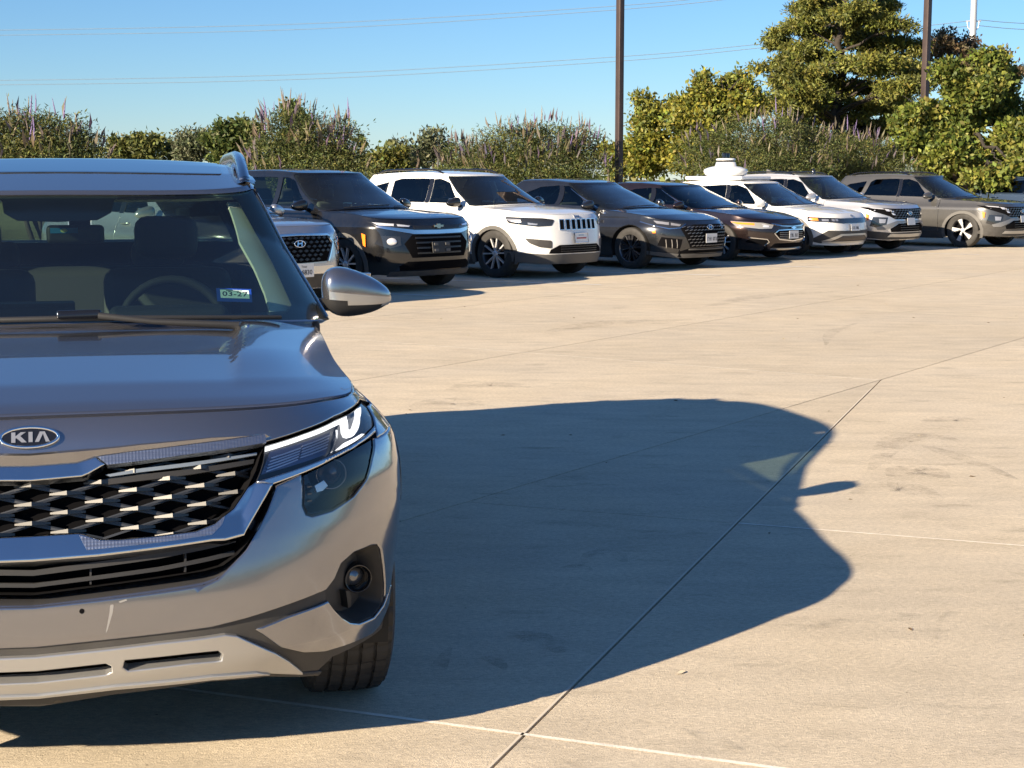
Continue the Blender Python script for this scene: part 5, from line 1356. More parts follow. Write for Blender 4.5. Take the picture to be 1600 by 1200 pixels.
        return c
    def rails(c, mat, h=.05, x=.88, b0=.05, b1=.95):
        S = c.S
        for sx in (1, -1):
            e = S.R([[sx * x, b] for b in np.linspace(b0, b1, 14)]); hh = np.array([.0, h * .7] + [h] * 10 + [h * .7, 0.])
            tube(e + np.stack([0 * hh, 0 * hh, hh], 1), .016, 8).build('roof_rail', mat, c.t)
    def plate(c, z, marks=True, frame_m=None, x=0., off=.022, w=.30, h=.15, text=None, red=False):
        p = c.place(box((0, 0, 0), (w, h, .006), .002, 1), x, z, off, 'licence_plate', M_WHITE)
        if frame_m: c.place(tube([(-w / 2, -h / 2, 0), (w / 2, -h / 2, 0), (w / 2, h / 2, 0), (-w / 2, h / 2, 0)], .010, 6, closed=True), x, z, off + .003, 'plate_frame', frame_m, p)
        if marks:
            m = MB(); rr = random.Random(int(z * 1000) + len(c.t.name))
            for k in range(7):
                x0 = -w * .40 + k * w * .8 / 6.6
                if k == 3: continue
                box((x0 + .012, -.012, .004), (.008, h * .42, .002), 0, 1, m); box((x0 + .024, -.012 + rr.choice((-.02, .0, .022)), .004), (.018, .010, .002), 0, 1, m)
                if rr.random() < .6: box((x0 + .031, -.012, .004), (.007, h * .40, .002), 0, 1, m)
            c.place(m, x, z, off + .001, 'plate_marks', M_INK, p)
        return p
    def oval_logo(c, z, off, w, mat, slant=True):
        m = tube([(w * math.cos(a), w * .52 * math.sin(a), 0) for a in np.linspace(0, 2 * math.pi, 32, endpoint=False)], w * .085, 6, closed=True)
        lg = c.place(m, 0, z, off, 'badge', mat)
        h = MB(); sl = .18
        for x0 in (-.38, .38):
            prism([(w * (x0 - .09 - sl * .5), -w * .40, 0), (w * (x0 + .09 - sl * .5), -w * .40, 0), (w * (x0 + .09 + sl * .5), w * .40, 0), (w * (x0 - .09 + sl * .5), w * .40, 0)], (0, 0, 1), w * .06, h)
        prism([(-w * .38, -w * .10, 0), (w * .38, -w * .02, 0), (w * .38, w * .14, 0), (-w * .38, w * .06, 0)], (0, 0, 1), w * .055, h)
        c.place(h, 0, z, off, 'badge_letter', mat, lg)
    def bowtie(c, z, off, w, mat):
        h = w * .36
        P = [(-w, -h * .45, 0), (-w * .36, -h * .45, 0), (-w * .40, -h, 0), (w * .30, -h, 0), (w * .36, -h * .45, 0), (w * .93, -h * .45, 0), (w, h * .45, 0), (w * .36, h * .45, 0), (w * .40, h, 0), (-w * .30, h, 0), (-w * .36, h * .45, 0), (-w * .93, h * .45, 0)]
        c.place(prism(P, (0, 0, 1), .008), 0, z, off, 'badge', mat)

M_INTR = pbr('seat_cloth_grey', (.085, .083, .082), .8)
GS_CLEAR = (glass('row_windscreen', (.68, .80, .74), 1.3, 1.5, dust=.014), glass('row_side_glass', (.55, .66, .60), 1.1, 1.5))
G_PRIV = glass('row_privacy_glass', (.10, .115, .12), 1.1, 1.5)
G_REAR = glass('row_rear_glass', (.50, .62, .55), 1.1, 1.5)
M_BROWNBADGE = pbr('gold_badge', (.72, .55, .32), .2, .9)
M_LAMPD = pbr('smoked_lamp', (.03, .032, .036), .06, .3, .8)
M_MESH = pbr('grille_mesh_dark', (.016, .016, .018), .35)
M_CLADG = pbr('grey_cladding', (.085, .083, .08), .55, bump=(700, .2, .001))
def lamp_row(c, pts_list, par, mat=None, off=.009):
    for pts in pts_list: c.front(pts, 'lamp_element', mat or M_LAMPW, off, .006, .08, parent=par[0] if isinstance(par, tuple) else par)

# 1 silver crossover behind the near car
c = RowCar('parked_crossover', row_surf(4.40, 1.80, .97, 1.06, 1.05, 1.12, 1.95, 1.62, 4.25, 3.95, 1.55), 'silver crossover with a wide dark grille, partly hidden behind the grey car', (-2.36, 17.2), paint('silver_paint', (.42, .43, .46), .75, .28, dust=.05),
           (.345, .86, 3.46, .225, 'five', [M_ALLOY, M_ALLOYD, M_VOID]), GS_CLEAR, G_PRIV, clad=M_CLAD)
c.shell((1.38, 2.36, 3.22), [[(1.78, 1.10), (2.32, 1.11), (2.32, 1.50), (2.24, 1.505), (2.08, 1.45)], [(2.42, 1.11), (3.12, 1.13), (3.12, 1.46), (3.0, 1.51), (2.42, 1.505)], [(3.26, 1.16), (3.70, 1.22), (3.55, 1.40), (3.26, 1.45)]])
c.rails(M_SATIN)
gg = c.fsym([(0, .86), (.44, .85), (.52, .76), (.40, .55), (0, .54)], 'grille', M_VOID, .004)
for j in range(6):
    for i in range(-5, 6):
        x = i * .085 + (.042 if j % 2 else 0); z = .58 + j * .05
        if abs(x) < .30 + .20 * min(1, (z - .55) / .2): c.place(prism([(-.035, 0, 0), (0, -.018, 0), (.035, 0, 0), (0, .018, 0)], (0, 0, 1), .012), x, z, .004, 'grille_stud', M_MESH, gg)
c.fsymbar([(0, .875), (.45, .865), (.55, .77), (.42, .54)], .022, 'grille_frame', M_SATIN, .012)
c.oval_logo(.765, .018, .075, M_CHROME)
hl = c.front([(.56, .80), (.86, .86), (.88, .70), (.66, .66)], 'headlamp', M_LAMPD, .005)
c.front([(.60, .78), (.84, .82), (.84, .80), (.60, .755)], 'light_strip', M_LAMPW, .009)
c.front([(.60, .62), (.86, .66), (.88, .42), (.66, .40)], 'lower_lamp', M_LAMPD, .005)
c.fsym([(0, .50), (.50, .50), (.60, .44), (.60, .41), (0, .41)], 'chrome_bar', M_SATIN, .01)
c.fsym([(0, .40), (.6, .40), (.66, .24), (0, .24)], 'lower_intake', M_CLAD, .006)
pl = c.plate(.455, False, off=.03, w=.32, h=.16)
c.place(text_mb('-6830', .078, .001, 'RIGHT', .001), .135, .43, .034, 'plate_text', M_INK, pl)
c.place(text_mb('Texas', .034, .001, 'CENTER'), .02, .50, .034, 'plate_heading', M_INK, pl)

settle(c, .95)
# 2 black small crossover
P_BLK = paint('black_paint', (.007, .0075, .009), .3, .22, dust=.03)
c = RowCar('parked_crossover', row_surf(4.41, 1.81, .985, 1.10, 1.12, 1.16, 2.02, 1.655, 4.22, 3.95, 1.60, nose=(.62, 3.4, 2.1)), 'black crossover with a gold bow tie badge and no front plate', (-.93, 19.95), P_BLK,
           (.35, .88, 3.52, .225, 'ten', [M_ALLOY, M_ALLOYD, M_VOID]), GS_CLEAR, G_REAR, clad=M_CLADG)
c.shell((1.45, 2.45, 3.30), [[(1.76, 1.14), (2.40, 1.15), (2.40, 1.545), (2.30, 1.55), (2.12, 1.50)], [(2.50, 1.15), (3.24, 1.17), (3.24, 1.53), (3.1, 1.55), (2.50, 1.55)], [(3.36, 1.20), (3.78, 1.24), (3.66, 1.45), (3.36, 1.50)]])
c.bar([(1.72, 1.085), (3.3, 1.125)], .022, 'window_trim', M_SATIN, .004, .01, side=True)
hl = c.front([(.42, .905), (.60, .93), (.84, .955), (.80, .895), (.55, .875)], 'headlamp', M_LAMPD, .006)
lamp_row(c, [[(.46, .900), (.62, .92), (.62, .895), (.48, .885)], [(.65, .925), (.82, .945), (.79, .905), (.66, .898)]], hl)
c.fsym([(0, .90), (.42, .90), (.40, .855), (0, .85)], 'upper_grille', M_MESH, .005)
c.bowtie(.885, .02, .085, M_BROWNBADGE)
c.fsym([(0, .835), (.40, .842), (.80, .905), (.82, .885), (.58, .82), (.42, .79), (0, .785)], 'silver_band', M_SATIN, .014)
gg = c.fsym([(0, .775), (.44, .78), (.56, .66), (.46, .47), (0, .47)], 'lower_grille', M_VOID, .004)
for z in (.53, .60, .67, .735): c.fsymbar([(0, z), (.38 + .1 * (z - .5), z)], .022, 'grille_bar', M_MESH, .012, .02, gg)
br = c.place(box((0, 0, 0), (.32, .15, .02), .004, 1), .0, .60, .03, 'plate_bracket', M_BLACK)
for x, z in ((-.1, .64), (.1, .64), (-.1, .56), (.1, .56)): c.place(box((0, 0, 0), (.07, .035, .012), .003, 1), x, z, .045, 'bracket_tab', M_CLADG, br)
for xs in (1, -1):
    lp = c.front([(xs * .60, .76), (xs * .80, .77), (xs * .84, .66), (xs * .72, .60), (xs * .60, .64)], 'lamp_pocket', M_LAMPD, .006, mirror=False)
    q = c.FX([(xs * .70, .69)])[0]; T = surf_frame(c.S.K, q, center=c.cen); T[:3, 3] += T[:3, 2] * .008
    MB().merge(sphere((0, 0, 0), (.065, .052, .02), 16, 8), T).build('headlamp', M_LAMPW, lp)
c.fsym([(0, .42), (.52, .42), (.62, .36), (.60, .30), (0, .30)], 'lower_intake', M_VOID, .004)
c.fsym([(0, .29), (.7, .29), (.72, .22), (0, .22)], 'lower_cladding', M_CLAD, .008)
both(panel(c.S.K, c.SY([(.44, .78), (.50, .80), (.47, .64), (.435, .62)]), res=.05, off=.022, rim=.01, center=c.cen), 'side_marker', M_AMBER, c.t)

settle(c, .945)
# 3 white crossover with seven slots
P_WHT = paint('white_paint', (.68, .68, .67), 0.0, .35, dust=.03)
c = RowCar('parked_crossover', row_surf(4.65, 1.86, 1.00, 1.12, 1.15, 1.14, 2.0, 1.665, 4.45, 4.1, 1.60, nose=(.74, 2.8, 2.1)), 'white crossover with seven upright grille slots', (1.0, 22.55), P_WHT,
           (.365, .93, 3.64, .235, 'ten', [M_ALLOY, M_ALLOYD, M_VOID], .24, M_GLOSSBLACK), (GS_CLEAR[0], GS_CLEAR[1]), G_PRIV, clad=M_CLADG, arch_w=.045)
c.shell((1.50, 2.50, 3.42), [[(1.80, 1.16), (2.45, 1.165), (2.45, 1.545), (2.32, 1.555), (2.08, 1.49)], [(2.55, 1.165), (3.36, 1.17), (3.36, 1.52), (3.2, 1.555), (2.55, 1.555)], [(3.48, 1.20), (4.0, 1.26), (3.85, 1.42), (3.48, 1.50)]])
c.rails(M_GLOSSBLACK, .05)
for k in range(7):
    x = (k - 3) * .118
    fr_ = c.place(prism([(-.046, -.085, 0), (.046, -.085, 0), (.046, .085, 0), (-.046, .085, 0)], (0, 0, 1), .012), x, .845, -.004, 'grille_slot', M_SATIN)
    c.place(prism([(-.034, -.075, 0), (.034, -.075, 0), (.034, .075, 0), (-.034, .075, 0)], (0, 0, 1), .003), x, .845, .0085, 'slot_opening', M_VOID, fr_)
c.place(text_mb('Jeep', .075, .004, bold=.002), 0, .968, .006, 'badge', M_SATIN)
hl = c.front([(.47, .92), (.62, .945), (.92, .965), (.91, .87), (.70, .815), (.52, .83)], 'headlamp', M_LAMPD, .005, rnd=.03)
lamp_row(c, [[(.70, .86), (.80, .88), (.80, .85), (.72, .84)], [(.84, .93), (.90, .935), (.90, .89), (.85, .88)]], hl, pbr('lamp_grey', (.4, .4, .42), .2, .6))
fg = c.front([(.54, .60), (.84, .64), (.80, .56), (.70, .50), (.54, .48)], 'fog_recess', M_CLAD, .005, rnd=.03)
c.fsym([(0, .53), (.42, .53), (.56, .46), (.58, .40), (0, .40)], 'lower_intake', M_VOID, .005)
for z in (.43, .465, .50): c.fsymbar([(0, z), (.40, z)], .012, 'intake_bar', M_MESH, .012, .015)
c.fsym([(0, .385), (.62, .385), (.93, .44), (.93, .28), (.66, .235), (0, .235)], 'lower_cladding', M_CLADG, .008)
pl = c.plate(.63, False, M_CHROME, off=.03, w=.30, h=.15)
c.place(box((0, -.005, .004), (.22, .022, .001)), 0, .63, .031, 'plate_line', pbr('plate_red', (.45, .08, .06), .5), pl)
c.place(box((0, .04, .004), (.12, .012, .001)), 0, .63, .031, 'plate_line', MATS['lamp_grey'], pl)

settle(c, .95, .975)
# 4 dark grey saloon
P_DGR = paint('dark_grey_paint', (.040, .043, .050), .8, .24, dust=.05)
c = RowCar('parked_saloon', row_surf(4.90, 1.86, .80, .98, 1.22, 1.04, 2.32, 1.455, 4.62, 3.75, 1.36, nose=(.78, 2.6, 2.1), hoodp=[(0, .80), (.08, .83), (.3, .90), (.7, .97), (1, .99)], df=(.42, .26)), 'dark grey saloon with a wide mesh grille and a raised lip', (3.18, 24.75), P_DGR,
           (.34, .93, 3.77, .235, 'turbine', [M_ALLOYD, pbr('alloy_grey', (.18, .18, .19), .3, .8), M_VOID], .20), GS_CLEAR, G_REAR, sill=.22)
c.shell((1.62, 2.62, 3.55), [[(1.98, 1.02), (2.58, 1.035), (2.58, 1.36), (2.44, 1.355), (2.22, 1.26)], [(2.68, 1.035), (3.45, 1.05), (3.38, 1.24), (3.1, 1.335), (2.68, 1.365)]])
c.bar([(1.5, .905), (2.2, .96), (3.4, 1.01)], .014, 'chrome_line', M_SATIN, .006, .01, side=True)
both(strip_on(c.Gm, np.array([(.975, .05), (.985, .25), (.995, .45), (1.02, .62)]), .016, .004, .006, center=(0, 2.6, 1.1)), 'window_trim', M_SATIN, c.t)
gg = c.fsym([(0, .735), (.34, .735), (.60, .69), (.52, .52), (.44, .36), (0, .36)], 'grille', M_VOID, .004)
for j in range(7):
    for i in range(-7, 8):
        x = i * .078 + (.039 if j % 2 else 0); z = .39 + j * .05
        if abs(x) < .42 + .16 * (z - .36) / .34 and not (abs(x) < .17 and .42 < z < .60): c.place(prism([(-.028, -.006, 0), (.028, .010, 0), (.020, .018, 0), (-.034, .004, 0)], (0, 0, 1), .012), x, z, .005, 'grille_stud', pbr('stud_grey', (.20, .20, .21), .3, .7), gg)
c.oval_logo(.685, .02, .075, M_SATIN)
hl = c.front([(.50, .745), (.70, .80), (.92, .855), (.90, .79), (.74, .68), (.60, .69)], 'headlamp', M_LAMPD, .005)
lamp_row(c, [[(.56, .735), (.68, .765), (.70, .725), (.60, .71)], [(.70, .77), (.82, .80), (.82, .755), (.72, .73)]], hl, pbr('lamp_grey', (.4, .4, .42), .2, .6))
c.bar([(.48, .745), (.60, .685), (.74, .672), (.90, .78)], .012, 'chrome_line', M_SATIN, .010, .012)
vn = c.front([(.58, .50), (.82, .54), (.84, .40), (.60, .34)], 'side_vent', M_VOID, .004)
for x in (.64, .70, .76): c.bar([(x, .36), (x + .02, .50)], .012, 'vent_fin', M_SATIN, .012, .02)
c.fsym([(0, .345), (.46, .345), (.60, .30), (.60, .27), (0, .27)], 'lower_intake', M_VOID, .005)
c.fsymbar([(0, .335), (.46, .335)], .018, 'intake_trim', M_CLADG, .02, .03)
c.fsym([(0, .255), (.5, .255), (.88, .31), (.90, .27), (.6, .20), (0, .20)], 'front_lip', M_CLADG, .016)
both(panel(c.S.K, c.SY([(.44, .64), (.50, .65), (.49, .60), (.44, .60)]), res=.05, off=.006, rim=.01, center=c.cen), 'side_marker', M_AMBER, c.t)
c.plate(.51, True, off=.03, w=.30, h=.15)

settle(c, .98, .99)
# 5 brown saloon
P_BRN = paint('brown_paint', (.026, .016, .016), .7, .25, dust=.03)
c = RowCar('parked_saloon', row_surf(4.93, 1.85, .78, .98, 1.28, 1.06, 2.35, 1.46, 4.62, 3.75, 1.37, nose=(.78, 2.6, 2.1), hoodp=[(0, .78), (.08, .82), (.3, .90), (.7, .97), (1, .99)]), 'dark brown saloon with chrome edged twin grilles', (4.93, 27.1), P_BRN,
           (.335, .94, 3.77, .225, 'ten', [M_ALLOY, M_ALLOYD, M_VOID], .20), (glass('blue_windscreen', (.45, .60, .62), 1.4, 1.5), GS_CLEAR[1]), G_REAR, sill=.22)
c.shell((1.66, 2.66, 3.55), [[(2.02, 1.04), (2.62, 1.055), (2.62, 1.365), (2.46, 1.36), (2.24, 1.27)], [(2.72, 1.055), (3.48, 1.07), (3.40, 1.25), (3.1, 1.34), (2.72, 1.37)]])
both(strip_on(c.Gm, np.array([(.975, .03), (.985, .25), (.995, .45), (1.03, .64)]), .016, .004, .006, center=(0, 2.6, 1.1)), 'window_trim', M_SATIN, c.t)
c.fz = .875
hl = c.front([(.48, .78), (.62, .83), (.90, .865), (.90, .76), (.70, .705), (.52, .71)], 'headlamp', pbr('clear_lamp', (.42, .40, .36), .1, .5, .8), .005, rnd=.02)
lamp_row(c, [[(.56, .77), (.66, .80), (.66, .74), (.58, .735)]], hl)
c.front([(.74, .82), (.88, .845), (.88, .80), (.76, .78)], 'turn_lamp', M_AMBER, .008)
ug = c.fsym([(0, .80), (.44, .82), (.46, .79), (0, .755)], 'upper_grille', M_MESH, .006)
c.fsymbar([(0, .745), (.30, .76), (.50, .80)], .018, 'chrome_line', M_SATIN, .016, .02)
c.bowtie(.715, .03, .075, M_CHROME)
gg = c.fsym([(0, .67), (.38, .66), (.46, .60), (.36, .48), (0, .45)], 'lower_grille', M_VOID, .005)
for z in (.50, .54, .58, .62): c.fsymbar([(0, z), (.36, z)], .012, 'grille_bar', MATS['stud_grey'], .014, .015, gg)
c.fsymbar([(0, .68), (.39, .67), (.48, .60), (.37, .475), (0, .44)], .018, 'grille_frame', M_CHROME, .016, .02)
fr_ = c.front([(.56, .47), (.80, .52), (.84, .42), (.62, .36)], 'fog_recess', M_VOID, .005)
c.bar([(.82, .52), (.60, .48), (.56, .42), (.62, .35)], .016, 'fog_trim', M_CHROME, .012, .015)
c.fsym([(0, .39), (.44, .39), (.52, .30), (0, .29)], 'lower_intake', M_VOID, .006)
c.fsymbar([(0, .265), (.50, .275)], .016, 'intake_trim', M_SATIN, .014, .02)
c.plate(.57, True, off=.03, w=.30, h=.15)

settle(c, .95, .975)
# 6 white robotaxi hatchback with roof sensors
c = RowCar('parked_hatchback', row_surf(4.64, 1.89, .90, 1.04, 1.0, 1.10, 2.05, 1.60, 4.42, 3.9, 1.50, nose=(.66, 3.4, 2.2), hoodp=[(0, .90), (.08, .92), (.3, .97), (.7, 1.03), (1, 1.05)]), 'white hatchback with a white sensor pod on its roof', (6.42, 28.95), P_WHT,
           (.365, .86, 3.86, .235, 'blade', [M_ALLOY, M_ALLOYD, M_VOID], .22), (GS_CLEAR[0], glass('grey_side_glass', (.30, .36, .34), 1.1, 1.5)), G_PRIV, clad=M_CLADG, arch_w=.07)
c.shell((1.40, 2.55, 3.45), [[(1.78, 1.08), (2.50, 1.09), (2.50, 1.49), (2.34, 1.50), (2.06, 1.42)], [(2.60, 1.09), (3.42, 1.11), (3.38, 1.40), (3.2, 1.47), (2.60, 1.50)]])
st = c.fsym([(0, .80), (.40, .80), (.90, .835), (.92, .74), (.62, .715), (.36, .69), (0, .69)], 'lamp_panel', M_LAMPD, .005)
for x0, x1 in ((.50, .56), (.58, .64), (.70, .80)): c.front([(x0, .785), (x1, .79), (x1, .745), (x0, .74)], 'lamp_element', MATS['lamp_grey'], .009, parent=st)
c.front([(.84, .81), (.90, .815), (.90, .76), (.84, .755)], 'turn_lamp', M_AMBER, .009, parent=st)
c.oval_logo(.845, .006, .05, M_SATIN)
c.fsym([(0, .53), (.50, .54), (.72, .55), (.90, .33), (.80, .28), (0, .28)], 'lower_cladding', M_CLAD, .005)
c.fsym([(0, .47), (.44, .47), (.80, .325), (.66, .325), (.40, .43), (0, .43)], 'silver_blade', M_SILVER, .014)
lg_ = c.fsym([(0, .42), (.38, .42), (.58, .335), (0, .33)], 'lower_grille', pbr('warm_grille', (.12, .09, .07), .5), .010)
for z in (.36, .39): c.fsymbar([(0, z), (.42, z)], .006, 'grille_bar', M_MESH, .014, .01, lg_)
c.fsym([(0, .31), (.78, .315), (.78, .285), (0, .285)], 'silver_lip', M_SILVER, .014)
c.plate(.60, True, off=.03, w=.30, h=.15)
# sensor pod
S6 = c.S; Rz = float(S6.R([[0, .35]])[0][2]); y6 = 2.95
pod = MB()
box((0, y6 + .1, Rz + .03), (1.10, 1.45, .085), .04, 3, pod)
rp = pod.build('sensor_tray', P_WHT, c.t)
def upright(prof, seg, cx, cy, cz, sx=1., sy=1.):
    l_ = lathe(prof, seg); V = np.concatenate([np.stack([v[:, 1] * sx + cx, v[:, 2] * sy + cy, v[:, 0] + cz], 1) for v in l_.V]); return MB().add(V, l_.F)
yp = y6 + .16
upright([(0, .33), (.04, .41), (.12, .45), (.17, .43), (.215, .33), (.235, .22), (.33, .195), (.33, 0)], 32, 0, yp, Rz + .06, .92, 1.1).build('sensor_pod', P_WHT, c.t)
upright([(0, .185), (.04, .185), (.04, 0)], 24, 0, yp, Rz + .39).build('lidar_window', M_GLOSSBLACK, c.t)
upright([(0, .205), (.03, .205), (.045, .17), (.045, 0)], 24, 0, yp, Rz + .43).build('lidar_cap', P_WHT, c.t)
for dx in (-.055, .055): upright([(0, .05), (.10, .05), (.12, .035), (.12, 0)], 14, dx, yp, Rz + .475).build('lidar_head', M_GLOSSBLACK, c.t)
sphere((.34, 1.95, 1.12), (.14, .05, .08), 14, 8).build('steering_cover', pbr('blue_cover', (.02, .20, .62), .5), c.t)

settle(c, .92, .95)
# 7 and 8: the two look-alike crossovers
def tucson(name, label, pos, pm, extras, psi=ROW_PSI):
    S = row_surf(4.63, 1.865, .99, 1.10, 1.12, 1.14, 2.02, 1.66, 4.42, 4.02, 1.58, nose=(.64, 3.3, 2.15))
    c = RowCar(name, S, label, pos, pm, (.365, .90, 3.655, .235, 'blade', [M_ALLOY, M_ALLOYD, M_VOID], .25), (GS_CLEAR[0], G_PRIV), G_PRIV, clad=M_CLADG, psi=psi, arch_w=.05)
    c.shell((1.46, 2.48, 3.36), [[(1.78, 1.13), (2.44, 1.145), (2.44, 1.53), (2.30, 1.54), (2.06, 1.47)], [(2.52, 1.145), (3.32, 1.16), (3.20, 1.47), (3.1, 1.53), (2.52, 1.545)], [(3.40, 1.19), (3.90, 1.30), (3.72, 1.42), (3.30, 1.49)]])
    c.rails(M_GLOSSBLACK, .045)
    gg = c.fsym([(0, .915), (.46, .92), (.90, .955), (.86, .87), (.62, .76), (.50, .70), (0, .69)], 'grille', M_VOID, .005)
    for j in range(4):
        for i in range(-6, 7):
            x = i * .10 + (.05 if j % 2 else 0); z = .73 + j * .05
            if abs(x) < .50 + .5 * (z - .70): c.place(prism([(-.045, 0, 0), (-.02, -.022, 0), (.045, 0, 0), (.02, .022, 0)], (0, 0, 1), .014), x, z, .005, 'grille_stud', pbr('tile_grey', (.07, .072, .076), .25, .6), gg)
    c.oval_logo(.815, .024, .08, M_SATIN)
    for p_ in ([(.52, .885), (.60, .895), (.58, .85), (.52, .845)], [(.62, .905), (.70, .915), (.67, .87), (.61, .865)], [(.72, .925), (.86, .945), (.84, .925), (.71, .905)], [(.50, .82), (.58, .83), (.55, .79), (.49, .785)]):
        c.front(p_, 'lamp_element', M_LAMPW, .012, parent=gg)
    for xs in (1, -1):
        pk = c.front([(xs * .66, .74), (xs * .86, .75), (xs * .89, .56), (xs * .78, .50), (xs * .70, .58)], 'lamp_pocket', M_LAMPD, .006, mirror=False)
        c.front([(xs * .70, .70), (xs * .80, .71), (xs * .80, .62), (xs * .72, .62)], 'headlamp', MATS['lamp_grey'], .010, mirror=False, parent=pk)
    c.fsym([(0, .665), (.46, .665), (.84, .53), (.82, .48), (.72, .48), (.40, .62), (0, .62)], 'grey_blade', pbr('blade_grey', (.20, .205, .215), .35, .5), .016)
    lg = c.fsym([(0, .61), (.40, .61), (.62, .50), (.60, .43), (0, .43)], 'lower_grille', M_VOID, .005)
    for z in (.47, .52, .57): c.fsymbar([(0, z), (.36, z)], .012, 'grille_bar', M_MESH, .012, .015, lg)
    c.fsym([(0, .415), (.60, .415), (.90, .46), (.92, .33), (.70, .27), (0, .27)], 'lower_cladding', M_CLAD, .006)
    c.fsym([(0, .385), (.62, .39), (.66, .33), (0, .315)], 'skid_plate', M_SILVER, .014)
    both(panel(S.K, c.SY([(.40, .80), (.46, .82), (.445, .68), (.41, .68)]), res=.05, off=.022, rim=.01, center=c.cen), 'side_marker', M_AMBER, c.t)
    c.plate(.64, False, off=.03, w=.30, h=.15)
    if extras:
        P = S.R([[-.3, .55]])[0]; prism([(P[0], P[1] - .16, P[2]), (P[0], P[1] + .06, P[2]), (P[0], P[1] + .06, P[2] + .09)], (1, 0, 0), .05).build('roof_antenna', M_CLADG, c.t)
        P = S.R([[.25, .2]])[0]; upright([(0, .04), (.10, .03), (.12, 0)], 12, P[0], P[1], P[2]).build('roof_sensor', M_GLOSSBLACK, c.t)
    settle(c, .92)
    return c
tucson('parked_crossover', 'silver crossover with a fin aerial on its roof, beside the white hatchback', (7.86, 30.45), paint('light_silver_paint', (.55, .55, .56), .65, .3, dust=.04), True)
tucson('parked_crossover', 'matt grey crossover with privacy glass parked under the leafy tree', (10.66, 32.20), paint('warm_grey_paint', (.078, .077, .075), .55, .33, dust=.04), False)
# 9 the car at the right edge
c = RowCar('parked_saloon', row_surf(4.75, 1.84, .86, 1.02, 1.2, 1.08, 2.25, 1.47, 4.5, 3.8, 1.39), 'dark blue saloon cut off by the right edge of the photo', (14.6, 35.5), paint('dark_blue_paint', (.015, .03, .055), .6, .3), (.335, .92, 3.70, .225, 'five', [M_ALLOY, M_ALLOYD, M_VOID], .2, paint('light_silver_paint', (.55, .55, .56))), (GS_CLEAR[0], G_PRIV), G_PRIV, sill=.22)
c.shell((1.6, 2.6, 3.5), [[(1.95, 1.06), (2.56, 1.075), (2.56, 1.37), (2.4, 1.37), (2.2, 1.28)], [(2.66, 1.075), (3.4, 1.09), (3.34, 1.26), (3.1, 1.35), (2.66, 1.38)]])
c.front([(.48, .78), (.66, .83), (.90, .86), (.88, .74), (.52, .71)], 'headlamp', M_LAMPD, .005)
c.fsym([(0, .74), (.42, .74), (.5, .6), (.4, .42), (0, .42)], 'grille', M_VOID, .005)
# ----------------------------------------------------------------- plants
def leaf_mat(name, transl=.34, rough=.55):
    m, n, l = new_mat(name); b = n['Principled BSDF']; b.inputs['Roughness'].default_value = rough; b.inputs['Specular IOR Level'].default_value = .35
    at = n.new('ShaderNodeAttribute'); at.attribute_name = 'leaf_colour'
    tr = n.new('ShaderNodeBsdfTranslucent'); mx = n.new('ShaderNodeMixShader'); mx.inputs[0].default_value = transl
    l.new(at.outputs['Color'], b.inputs['Base Color']); l.new(at.outputs['Color'], tr.inputs['Color'])
    l.new(b.outputs[0], mx.inputs[1]); l.new(tr.outputs[0], mx.inputs[2]); l.new(mx.outputs[0], n['Material Output'].inputs['Surface'])
    return m
M_LEAF = leaf_mat('foliage')
M_BARK = pbr('bark', (.075, .058, .045), .9, bump=(25, .9, .02), var=(6, .6, 1.4))
M_TWIG = pbr('dark_twigs', (.035, .028, .022), .9)
def leaves(C, D, size, aspect, cols, rg, flat=.25):
    """quads (bent rhombs) at C, pointing along D; colour per leaf"""
    n = len(C); D = D / np.maximum(np.linalg.norm(D, axis=1, keepdims=True), 1e-6)
    R = rg.normal(size=(n, 3)); S = np.cross(D, R); S /= np.maximum(np.linalg.norm(S, axis=1, keepdims=True), 1e-6); Nn = np.cross(S, D)
    L = (size * rg.uniform(.65, 1.35, n))[:, None]; W = L * aspect
    a = C; b = C + D * L * .5 + S * W * .5 + Nn * L * flat * .3; c = C + D * L - Nn * L * flat * .3; d = C + D * L * .45 - S * W * .5 + Nn * L * flat * .3
    V = np.stack([a, b, c, d], 1).reshape(-1, 3); F = np.arange(4 * n).reshape(n, 4)
    return V, F, np.repeat(cols, 4, 0)
def cloud(V, F, Cc, name, parent, mat=None):
    me = bpy.data.meshes.new(name); n = len(V)
    me.vertices.add(n); me.vertices.foreach_set('co', V.astype(np.float32).ravel())
    k = F.shape[1]; me.loops.add(F.size); me.loops.foreach_set('vertex_index', F.astype(np.int32).ravel())
    me.polygons.add(len(F)); me.polygons.foreach_set('loop_start', np.arange(0, F.size, k, dtype=np.int32))
    me.update(calc_edges=True)
    at = me.color_attributes.new('leaf_colour', 'FLOAT_COLOR', 'POINT'); at.data.foreach_set('color', np.c_[Cc, np.ones(n)].astype(np.float32).ravel())
    me.materials.append(mat or M_LEAF)
    o = bpy.data.objects.new(name, me); COL.objects.link(o)
    if parent: o.parent = parent
    return o
def palette(rg, n, cols, jit=.18):
    c = np.array(cols, float)[rg.integers(0, len(cols), n)]
    return np.clip(c * (1 + rg.normal(0, jit, (n, 1))) * (1 + rg.normal(0, .05, (n, 3))), .004, .9)
